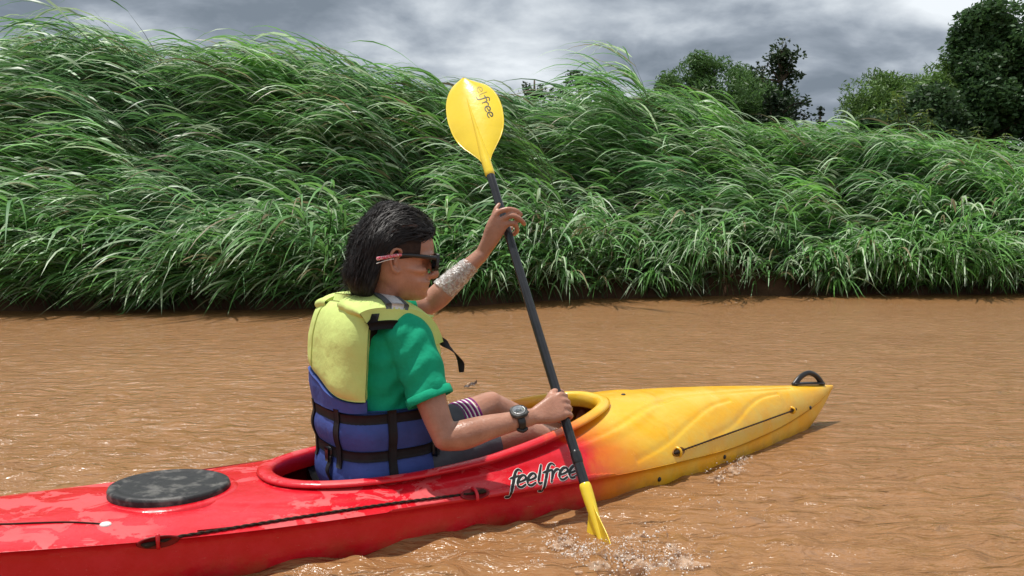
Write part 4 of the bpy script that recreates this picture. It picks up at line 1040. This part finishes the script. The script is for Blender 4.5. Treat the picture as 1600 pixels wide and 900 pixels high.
# short cropped side above the ear with the shaved line
for s in (-1, 1):
    def sidep(a, b_):
        x = -.040 + .085 * a; z = -.018 * (1 - a) * .3 + .005 + .06 * b_ - .012 * (1 - a)
        w = interp(z, hz, hw); cc = -.012; fx = interp(z, hz, hfx); e = min(.999, abs(x - cc) / (fx - cc if x > cc else .09)); y = w * (1 - e * e) ** .5 * (1 - .1 * max(e if x > cc else 0, 0) ** 2)
        return H_(x, s * (y + .003), z)
    v, f = grid(sidep, 16, 10); obj('short_side_hair', k2w(np.array(v)), f, 'scalp', hair)
arc = [H_(-.052, -.0905, .058), H_(-.028, -.0925, .074), H_(.000, -.0915, .084), H_(.03, -.087, .088)]
arc2 = []
for p in resample(arc, 6):
    h = HBV.find_nearest(Vector(p)); nn = np.array(h[1]); nn = nn if nn @ (np.array(h[0]) - cen) > 0 else -nn; arc2.append(np.array(h[0]) + nn * .0055)
v, f = tube(arc2, [.002] + [.0062] * (len(arc2) - 2) + [.0015], n=8, k=1, ry=.003); obj('shaved_line', k2w(np.array(v)), f, mat('shaved_scalp', (.075, .042, .033), .6, .3, var=.5, vscale=90), hair)

# ---- sunglasses
gl = B(); lens = B()
for s in (-1, 1):
    ctr = (.098, s * .032, -.006)
    rg = []
    for i in range(28):
        a = 2 * PI * i / 28; cx_ = math.copysign(abs(math.cos(a)) ** .6, math.cos(a)) * .027; cz_ = math.copysign(abs(math.sin(a)) ** .6, math.sin(a)) * .021
        if cz_ > 0: cz_ *= 1.05
        xx = ctr[0] - .10 * (ctr[1] + cx_) ** 2 * 4
        rg.append([H_(xx + dx_, ctr[1] + cx_ * q, ctr[2] + cz_ * q) for dx_, q in ((.004, .90), (.004, 1.14), (-.004, 1.14), (-.004, .90))])
    v, f = ringloft(rg, closed_path=True); gl.add(v, f)
    v, f = grid(lambda a, b_: H_(ctr[0] + .001 - .4 * (ctr[1] + (a - .5) * .052) ** 2, ctr[1] + (a - .5) * .050, ctr[2] + (b_ - .5) * .040), 6, 5); lens.add(v, f)
v, f = tube([H_(.100, -.008, .002), H_(.102, 0, .004), H_(.100, .008, .002)], .003, n=8, k=3); gl.add(v, f)
sg = gl.obj('sunglasses', 'plastic', man, smooth=False)
# builders above were in the kayak frame: move to world
def reframe(o):
    n_ = len(o.data.vertices); a = np.zeros(n_ * 3, np.float32); o.data.vertices.foreach_get('co', a); a = a.reshape(-1, 3).astype(float)
    c, s = math.cos(YAW), math.sin(YAW); loc, _ = FR[man.name]
    w = np.stack([a[:, 0] * c - a[:, 1] * s, a[:, 0] * s + a[:, 1] * c, a[:, 2]], -1) + loc     # undo to_local -> what was passed
    w = to_local(k2w(w), man); o.data.vertices.foreach_set('co', w.astype(np.float32).ravel()); o.data.update(); return o
reframe(sg); reframe(lens.obj('lens', 'lens', sg))
for s in (-1, 1):
    v, f = tube([H_(.090, s * .062, .006), H_(.060, s * .076, .006), H_(.02, s * .0815, .006), H_(-.015, s * .083, .004)], [.0034] * 4, n=8, k=4, ry=[.0075, .0065, .0055, .005], side=hl); obj('temple', k2w(np.array(v)), f, 'plastic', sg)
    v, f = tube([H_(-.010, s * .086, .005), H_(-.04, s * .094, -.002), H_(-.074, s * .102, -.012)], [.0030] * 3, n=8, k=4, ry=[.0045, .0050, .0055], side=hl); obj('temple_tip', k2w(np.array(v)), f, 'pink', sg)
    v, f = tube([H_(-.030, s * .093, -.008), H_(-.05, s * .097, -.014), H_(-.074, s * .100, -.024)], .0012, n=6, k=3); obj('cord', k2w(np.array(v)), f, 'white', sg)

# ---- watch
wc = WR * .86 + ER * .14; ad = (WR - ER) / np.linalg.norm(WR - ER); wx = vd - vd @ ad * ad; wx /= np.linalg.norm(wx); wy = np.cross(ad, wx)
if wy[2] < 0: wy = -wy
fd = wx * .86 + wy * .50; fd /= np.linalg.norm(fd)                       # the dial faces the camera and up
fe = np.cross(ad, fd)
rg = [[wc + ad * (ww * math.cos(q)) + (fd * math.cos(a) * .0285 + fe * math.sin(a) * .033) * (1 + .09 * math.sin(q)) for q in np.linspace(0, 2 * PI, 8, endpoint=False)] for ww in (.0115,) for a in np.linspace(0, 2 * PI, 40, endpoint=False)]
v, f = ringloft(rg, closed_path=True); wat = obj('wristwatch', k2w(np.array(v)), f, 'plastic', man)
def disc(c, nrm, x_, rads, n_=28, sq=1.0):
    y_ = np.cross(nrm, x_); return ringloft([[c + nrm * z + (x_ * math.copysign(abs(math.cos(a)) ** sq, math.cos(a)) + y_ * math.copysign(abs(math.sin(a)) ** sq, math.sin(a))) * r_ for a in np.linspace(0, 2 * PI, n_, endpoint=False)] for r_, z in rads])
v, f = disc(wc + fd * .026, fd, ad, ((.025, 0), (.0265, .003), (.0265, .009), (.024, .012), (.0185, .0122), (.018, .0105)), 28, .75); obj('watch_case', k2w(np.array(v)), f, 'rubber', wat)
v, f = disc(wc + fd * .0367, fd, ad, ((.0180, 0), (.0175, .001), (.001, .001))); obj('dial', k2w(np.array(v)), f, 'dial', wat)
v, f = disc(wc + fd * .0378, fd, ad, ((.0185, -.001), (.0190, .0018), (.0172, .0018), (.0170, 0)), 28); obj('bezel', k2w(np.array(v)), f, 'steel', wat)
v, f = slab(lambda a, b_: wc + fd * .0392 + ad * (a - .5) * .016 + fe * (b_ - .5) * .008, lambda a, b_: wc + fd * .0382 + ad * (a - .5) * .016 + fe * (b_ - .5) * .008, 3, 3); obj('display', k2w(np.array(v)), f, 'grey', wat)
for q in (-1, 1):
    v, f = tube([wc + fd * .031 + ad * .023 + fe * q * .010, wc + fd * .031 + ad * .027 + fe * q * .010], .0028, n=8, k=2); obj('button', k2w(np.array(v)), f, 'rubber', wat)
v, f = tube([wc - fd * .010 + fe * .030 - ad * .012, wc - fd * .016 + fe * .034, wc - fd * .012 + fe * .032 + ad * .012], .006, n=8, k=2); obj('strap_buckle', k2w(np.array(v)), f, 'plastic', wat)

# ---- clear film wrapped round the raised forearm
rg = []
for i, t in enumerate(np.linspace(.28, .80, 26)):
    c_ = EL_ * (1 - t) + WL * t; d_ = (WL - EL_) / np.linalg.norm(WL - EL_); x_ = np.cross(d_, [0, 0, 1.]); x_ /= np.linalg.norm(x_); y_ = np.cross(d_, x_)
    ra = interp(t, [0, .22, .55, .85, 1], [.040, .045, .039, .031, .029])
    rg.append([c_ + (x_ * math.cos(a) + y_ * math.sin(a)) * (ra + .0012 * math.sin(5 * a + i * 1.3) + .001 * math.sin(11 * a - i * 2)) + d_ * .006 * math.sin(a + 1) for a in np.linspace(0, 2 * PI, 44, endpoint=False)])
v, f = ringloft(rg, caps=False); obj('arm_wrap', k2w(np.array(v)), f, 'film', man)

# ---- life vest
def R2(phi, a, b, n):
    c, s = math.cos(phi), math.sin(phi); r_ = (abs(c / a) ** n + abs(s / b) ** n) ** (-1 / n); return r_ * c, r_ * s
def puff(z): return .018 * math.sin(PI * min(1, max(0, (z - .06) / .15))) + .0 if z < .21 else (.017 * math.sin(PI * min(1, (z - .22) / .11)) if z < .33 else 0)
def ring_pt(phi, z, off, cu_=None):
    c_ = interp(z, [.0, .2, .4, .65], [.0, -.005, -.01, .005]); a = interp(z, [.03, .12, .25, .4, .55, .66], [.140, .150, .152, .160, .160, .145]); b = interp(z, [.03, .12, .25, .4, .55, .66], [.178, .186, .186, .196, .198, .190])
    u, v = R2(phi, a + off, b + off, interp(z, [.33, .45], [3.2, 4.4])); return np.array([c_ + u, v, z])
vest = obj('life_vest', *(lambda vf: (k2w(np.array(vf[0])), vf[1]))(slab(
    lambda a, b_: ring_pt(2 * PI * a * .998 + PI * .001, .045 + (.345 - .045) * b_, puff(.045 + .3 * b_)), lambda a, b_: ring_pt(2 * PI * a * .998 + PI * .001, .045 + .3 * b_, -.028), 90, 26)), 'vblue', man)
A0, A1 = math.radians(119), math.radians(241)
def edge(t, k=10): return 1 - (2 * abs(t - .5)) ** k
def seamz(a): return .415 + .035 * math.cos(PI * a) * 1.0       # a 0 = far side, 1 = near side
def yb(a, b_, off):
    zb = seamz(a) if True else 0; zt = .664 - .020 * abs(2 * a - 1) ** 3; z = zb + (zt - zb) * b_
    ph = A0 + (A1 - A0) * a; p = ring_pt(ph, z, off)
    if z > .58: p[0] += (z - .58) ** 2 * 2.2
    return p
def nudge(f0, na, amp=.0012, seed=1):
    r_ = np.random.default_rng(seed); K_ = [(r_.normal(size=3) * r_.uniform(14, 40), r_.uniform(0, 6)) for _ in range(8)]
    def g(a, b_):
        p = f0(a, b_); return p + (p - np.array([0, 0, p[2]])) / .2 * amp * sum(math.sin(p @ k_ + q) for k_, q in K_) / 2.8
    return g
def vpart(name, m, o_, i_, na, nb, parent=None, bev=.007):
    v, f = slab(o_, i_, na, nb); o = obj(name, k2w(np.array(v)), f, m, parent or vest)
    if bev:
        bm = o.modifiers.new('bev', 'BEVEL'); bm.width = bev; bm.segments = 3; bm.limit_method = 'ANGLE'; bm.angle_limit = math.radians(50)
    return o
sh = lambda f0, off: (lambda a, b_: f0(a, b_, off))
bp_ = vpart('back_panel', 'vyel', nudge(lambda a, b_: yb(a, b_, .014 * edge(a, 6) * edge(b_, 8) + .002), 1, .0018, 2), sh(yb, -.048), 44, 26, None, 0)
sm_ = bp_.modifiers.new('sub', 'SUBSURF'); sm_.levels = 1; sm_.render_levels = 1
def bb_(a, b_, off):
    z = .348 + (seamz(a) - .004 - .348) * b_; return ring_pt(A0 + (A1 - A0) * a, z, off)
vpart('back_blue_panel', 'vblue', nudge(lambda a, b_: bb_(a, b_, .010 * edge(a, 8) + .001), 1, .0025, 3), sh(bb_, -.048), 36, 10)
# vertical seam of piping on the back panel
for a_ in (.30, ):
    v, f = tube([nudge(lambda a, b_: yb(a, b_, .0165 * edge(b_, 10) + .001), 1, .0018, 2)(a_, t) for t in np.linspace(.0, .97, 10)], .0022, n=6, k=2); obj('piping', k2w(np.array(v)), f, 'vyel', vest)
# front panels
for s, (p0, p1) in ((-1, (math.radians(-62), math.radians(-4))), (1, (math.radians(4), math.radians(62)))):
    def fp(a, b_, off):
        z = .35 + (.615 - .35) * b_; p = ring_pt(p0 + (p1 - p0) * a, z, off); k_ = max(0, z - .50) / .12; p[1] *= 1 - .10 * k_; p[0] -= .02 * k_; return p
    vpart('front_panel', 'vyel', nudge(lambda a, b_: fp(a, b_, .006 * edge(a, 8)), 1, .002, 5), sh(fp, -.045), 14, 14)
    # shoulder: foam strap running from the back panel over the shoulder to the front panel
    SPP = resample([(-.128, .612, 0), (-.138, .638, 0), (-.142, .662, 0), (-.090, .680, 0), (-.01, .680, 0), (.06, .658, 0), (.112, .612, 0), (.140, .54, 0)], 5)
    SPN = np.gradient(np.array(SPP), axis=0)
    def spd(a, b_, off, s=s):
        t = a * (len(SPP) - 1); i = min(int(t), len(SPP) - 2); f_ = t - i; p = SPP[i] * (1 - f_) + SPP[i + 1] * f_; n_ = SPN[i] * (1 - f_) + SPN[i + 1] * f_
        nn_ = np.array([-n_[1], n_[0]]); nn_ /= np.linalg.norm(nn_)
        drop = .030 * b_ ** 2.0 * math.sin(PI * min(1, max(0, a * 1.15 - .1))) ** .7
        return np.array([p[0] + nn_[0] * off + .030 * b_ ** 3 * max(0, 1 - a * 2.6), s * (.056 + ((.135 if s < 0 else .112) + .006 * math.sin(PI * a)) * b_), p[1] + nn_[1] * off - drop])
    sp_ = vpart('shoulder_panel', 'vyel', lambda a, b_: spd(a, b_, .006 * edge(b_, 6) + .0008 * math.sin(a * 21 + b_ * 5) + .0015 * math.sin(a * 9 - b_ * 11)), lambda a, b_: spd(a, b_, -.036), 34, 10)
    for m_, c0_, c1_ in (('grey', .50, .53), ('stripe', .53, .60), ('grey', .60, .63)):
        v, f = slab(lambda a, b_: spd(c0_ + (c1_ - c0_) * a, -.01 + 1.01 * b_, .0115), lambda a, b_: spd(c0_ + (c1_ - c0_) * a, -.01 + 1.01 * b_, -.004), 4, 14); obj('reflective_tape' if m_ == 'stripe' else 'tape_edging', k2w(np.array(v)), f, m_, sp_)
    v, f = slab(lambda a, b_: spd(.24 + .73 * a, .78 + .26 * b_, -.037), lambda a, b_: spd(.24 + .73 * a, .78 + .25 * b_, -.060), 30, 6); obj('armhole_lining', k2w(np.array(v)), f, 'vline', vest)
    v, f = slab(lambda a, b_: ring_pt(math.radians(s * (124 - 4 * b_)), .35 + .27 * a, -.044 - .03 * b_), lambda a, b_: ring_pt(math.radians(s * (112 - 4 * b_)), .35 + .27 * a, -.046 - .03 * b_), 12, 4); obj('armhole_lining', k2w(np.array(v)), f, 'vline', vest)
# collar behind the neck
v, f = slab(lambda a, b_: np.array([-.095 - .030 * math.sin(PI * a) + .012 * b_, .11 * math.cos(PI * a), .650 + .026 * b_ + .01 * math.sin(PI * a)]), lambda a, b_: np.array([-.055 - .030 * math.sin(PI * a) + .012 * b_, .105 * math.cos(PI * a), .650 + .024 * b_ + .01 * math.sin(PI * a)]), 20, 5)
o = obj('collar', k2w(np.array(v)), f, 'vyel', vest, sub=1)
# webbing
def band(z, w_, p0=0.0, p1=2 * PI, off=.013, n_=100, name='strap', dip=0.0):
    fo = lambda a, b_: ring_pt(p0 + (p1 - p0) * a, z + dip * math.sin(a * 7) + (b_ - .5) * w_, off)
    fi = lambda a, b_: ring_pt(p0 + (p1 - p0) * a, z + dip * math.sin(a * 7) + (b_ - .5) * w_, off - .008)
    v, f = slab(fo, fi, n_, 4); return obj(name, k2w(np.array(v)), f, 'black', vest)
band(.325, .030, .02, 2 * PI - .02, .0085); band(.215, .030, .02, 2 * PI - .02, .0085)
for ph_, z0, z1 in ((math.radians(212), .352, .175), (math.radians(262), .350, .150), (math.radians(150), .352, .175), (math.radians(-40), .35, .16)):
    v, f = slab(lambda a, b_: ring_pt(ph_ + (b_ - .5) * .13, z0 + (z1 - z0) * a, max(.0125, puff(z0 + (z1 - z0) * a) + .005)), lambda a, b_: ring_pt(ph_ + (b_ - .5) * .13, z0 + (z1 - z0) * a, .002), 16, 4); obj('vertical_webbing', k2w(np.array(v)), f, 'black', vest)
for ph_, z_ in ((math.radians(193), .205), (math.radians(-52), .318), (math.radians(-52), .208)):
    v, f = slab(lambda a, b_: ring_pt(ph_ + (a - .5) * .14, z_ + (b_ - .5) * .042, .024), lambda a, b_: ring_pt(ph_ + (a - .5) * .14, z_ + (b_ - .5) * .042, .010), 6, 6); obj('buckle', k2w(np.array(v)), f, 'plastic', vest)
v, f = tube([ring_pt(math.radians(196), z_, .022 + .006 * math.sin(z_ * 90)) for z_ in np.linspace(.20, .11, 7)], .004, n=6, k=3, ry=.014); obj('loose_strap', k2w(np.array(v)), f, 'black', vest)
# loose black strap blowing at the chest
L = [PK(672, 508, 2.46), PK(684, 527, 2.45), PK(699, 540, 2.45), PK(712, 553, 2.46), PK(720, 567, 2.47), PK(721, 581, 2.47)]
v, f = tube(L, [.011, .012, .012, .012, .011, .008], n=8, k=4, ry=.0018, side=w2k(P(700, 500, 2.4)) - w2k(P(735, 540, 2.4))); 
sd_ = np.array(L[0]); obj('loose_strap', k2w(np.array(v)), f, 'black', vest)

# ------------------------------------------------------------------ splash and floating leaf
r = np.random.default_rng(91)
def gpt(px, py, z=0.0):
    rr_ = ray(px, py); t = (z - CAMH) / rr_[2]; return np.array([0, 0, CAMH]) + rr_ * t
b = B()
ico = None
def ball(c, r_, sq=(1, 1, 1)):
    n1, n2 = 5, 7; V = [(c[0], c[1], c[2] + r_ * sq[2])]
    for i in range(1, n1):
        a = PI * i / n1
        for j in range(n2):
            w = 2 * PI * j / n2; V.append((c[0] + r_ * sq[0] * math.sin(a) * math.cos(w), c[1] + r_ * sq[1] * math.sin(a) * math.sin(w), c[2] + r_ * sq[2] * math.cos(a)))
    V.append((c[0], c[1], c[2] - r_ * sq[2])); F = [(0, 1 + j, 1 + (j + 1) % n2) for j in range(n2)]
    for i in range(n1 - 2):
        for j in range(n2): a = 1 + i * n2 + j; b2 = 1 + i * n2 + (j + 1) % n2; F.append((a, a + n2, b2 + n2, b2))
    k = 1 + (n1 - 2) * n2; F += [(k + j, len(V) - 1, k + (j + 1) % n2) for j in range(n2)]
    return V, F
foci = [(915, 868, 22, 10, 150), (880, 848, 14, 9, 50), (960, 862, 30, 8, 90), (1000, 880, 35, 10, 130), (1035, 895, 30, 8, 110), (1010, 842, 28, 4, 60), (1055, 880, 25, 12, 60), (840, 884, 6, 3, 14), (1155, 722, 14, 9, 60), (1125, 740, 14, 6, 30), (1130, 800, 40, 30, 30), (735, 603, 12, 3, 16)]
for fx, fy, sx, sy, k in foci:
    for _ in range(int(k * 1.6)):
        p = gpt(fx + r.normal(0, sx), fy + r.normal(0, sy)); z = abs(r.normal(0, .010)) + .003 if fx > 800 else .004; rad = float(np.clip(r.lognormal(-6.6, .5), .0008, .0042))
        v, f = ball((p[0], p[1], p[2] + z), rad, (1, 1, r.uniform(.6, 1.3))); b.add(v, f)
sp0 = b.obj('splash_drops', 'drop'); tag(sp0, 'drops of water thrown up round the lower paddle blade', 'water drops', kind='stuff')
# ragged wave sheets of the splash
b = B()
def sheet(p, q, h, seed, th=.003):
    r_ = np.random.default_rng(seed); n_ = 60; P0 = gpt(*p); P1 = gpt(*q); d = P1 - P0; pr = np.array([d[1], -d[0], 0]); pr /= np.linalg.norm(pr)
    f1 = r_.uniform(8, 16); f2 = r_.uniform(22, 40); p1, p2 = r_.uniform(0, 6, 2)
    def fn(a, c, o_):
        env = math.sin(PI * a) ** .6; hh = h * env * (.55 + .35 * math.sin(a * f1 + p1) + .3 * math.sin(a * f2 + p2))
        return P0 + d * a + pr * (.012 * math.sin(a * 9 + p1) + hh * .7 * c * c + o_ * (1 - .5 * c)) + np.array([0, 0, -.012 + (hh + .014) * c])
    v, f = slab(lambda a, c: fn(a, c, th), lambda a, c: fn(a, c, -th), n_, 7); b.add(v, f)
for i, (p, q, h) in enumerate((((880, 852), (925, 880), .020), ((905, 878), (955, 866), .030), ((950, 872), (1005, 866), .022), ((975, 896), (1030, 888), .034), ((1020, 885), (1075, 872), .026), ((985, 846), (1042, 840), .018),
                               ((1042, 842), (1072, 868), .016), ((1138, 735), (1168, 715), .018), ((1110, 748), (1142, 736), .010), ((930, 893), (980, 899), .020), ((868, 840), (900, 862), .014))): sheet(p, q, h, 300 + i)
def film(x0, x1, y0, y1, thr, seed, amp, blobs):
    nx, ny = int((x1 - x0) / 1.6), int((y1 - y0) / 1.1); r_ = np.random.default_rng(seed)
    gxx = np.linspace(x0, x1, nx); gyy = np.linspace(y0, y1, ny)
    Pw = np.array([[gpt(a_, b_) for b_ in gyy] for a_ in gxx]); flat = Pw.reshape(-1, 3)
    n_ = (.7 * wavy(flat, seed, 20, 25, 90) + .8 * wavy(flat, seed + 1, 20, 90, 240)).reshape(nx, ny)
    GX, GY = np.meshgrid(gxx, gyy, indexing='ij'); bl = np.zeros_like(GX)
    for bx_, by_, sx_, sy_ in blobs: bl = np.maximum(bl, np.exp(-((GX - bx_) / sx_) ** 2 - ((GY - by_) / sy_) ** 2))
    mk = bl * 1.15 + .34 * n_ - thr - .10
    hgt = np.clip(mk, -.12, .6); fine = (wavy(flat, seed + 5, 26, 250, 700)).reshape(nx, ny)
    Z = .003 + amp * hgt + .0030 * fine * (mk > 0) * np.clip(mk * 3, 0, 1)
    Pw[..., 2] = Z; V = Pw.reshape(-1, 3); F = [(i * ny + j, i * ny + j + 1, (i + 1) * ny + j + 1, (i + 1) * ny + j) for i in range(nx - 1) for j in range(ny - 1) if max(mk[i, j], mk[i + 1, j], mk[i, j + 1], mk[i + 1, j + 1]) > 0]
    used = sorted({q for f_ in F for q in f_}); mp_ = {q: i for i, q in enumerate(used)}
    b.add([V[q] for q in used], [tuple(mp_[q] for q in f_) for f_ in F])
film(830, 1110, 826, 899, .48, 500, .015, ((880, 850, 18, 9), (905, 870, 22, 9), (935, 884, 26, 8), (965, 868, 26, 7), (1000, 884, 28, 8), (1035, 893, 34, 8), (1020, 842, 26, 3.5), (1050, 856, 14, 6), (1068, 880, 22, 10)))
film(1095, 1185, 705, 765, .60, 510, .009, ((1165, 722, 11, 8), (1148, 736, 13, 7), (1122, 748, 10, 4)))
g0 = gpt(1044, 845); fil = [g0, g0 + [-.001, 0, .012], g0 + [-.004, 0, .024], g0 + [-.010, 0, .034], g0 + [-.010, 0, .042]]
v, f = tube(fil, [.004, .0025, .002, .0022, .0028], n=7, k=3); b.add(v, f)
sp1 = b.obj('paddle_splash', 'foam', sub=0); tag(sp1, 'splash of muddy water where the lower paddle blade enters the river', 'splash', kind='stuff')
b = B()
c0w = gpt(735, 607)
def lf(a, c):
    x = (a - .5) * .075; w = .017 * math.sin(PI * min(.97, max(.03, a))) ** .7; q = (c - .5) * 2
    return c0w + np.array([x, q * w * .7, .012 + .035 * a * (1 - .3 * abs(q)) - .008 * q * q + .004 * math.sin(a * 14)])
v, f = slab(lambda a, c: lf(a, c) + [0, 0, .001], lambda a, c: lf(a, c) - [0, 0, .001], 14, 7); b.add(v, f)
lo = b.obj('floating_leaf', 'deadleaf'); tag(lo, 'curled dark brown dead leaf floating on the river beyond the man\'s elbow', 'leaf')
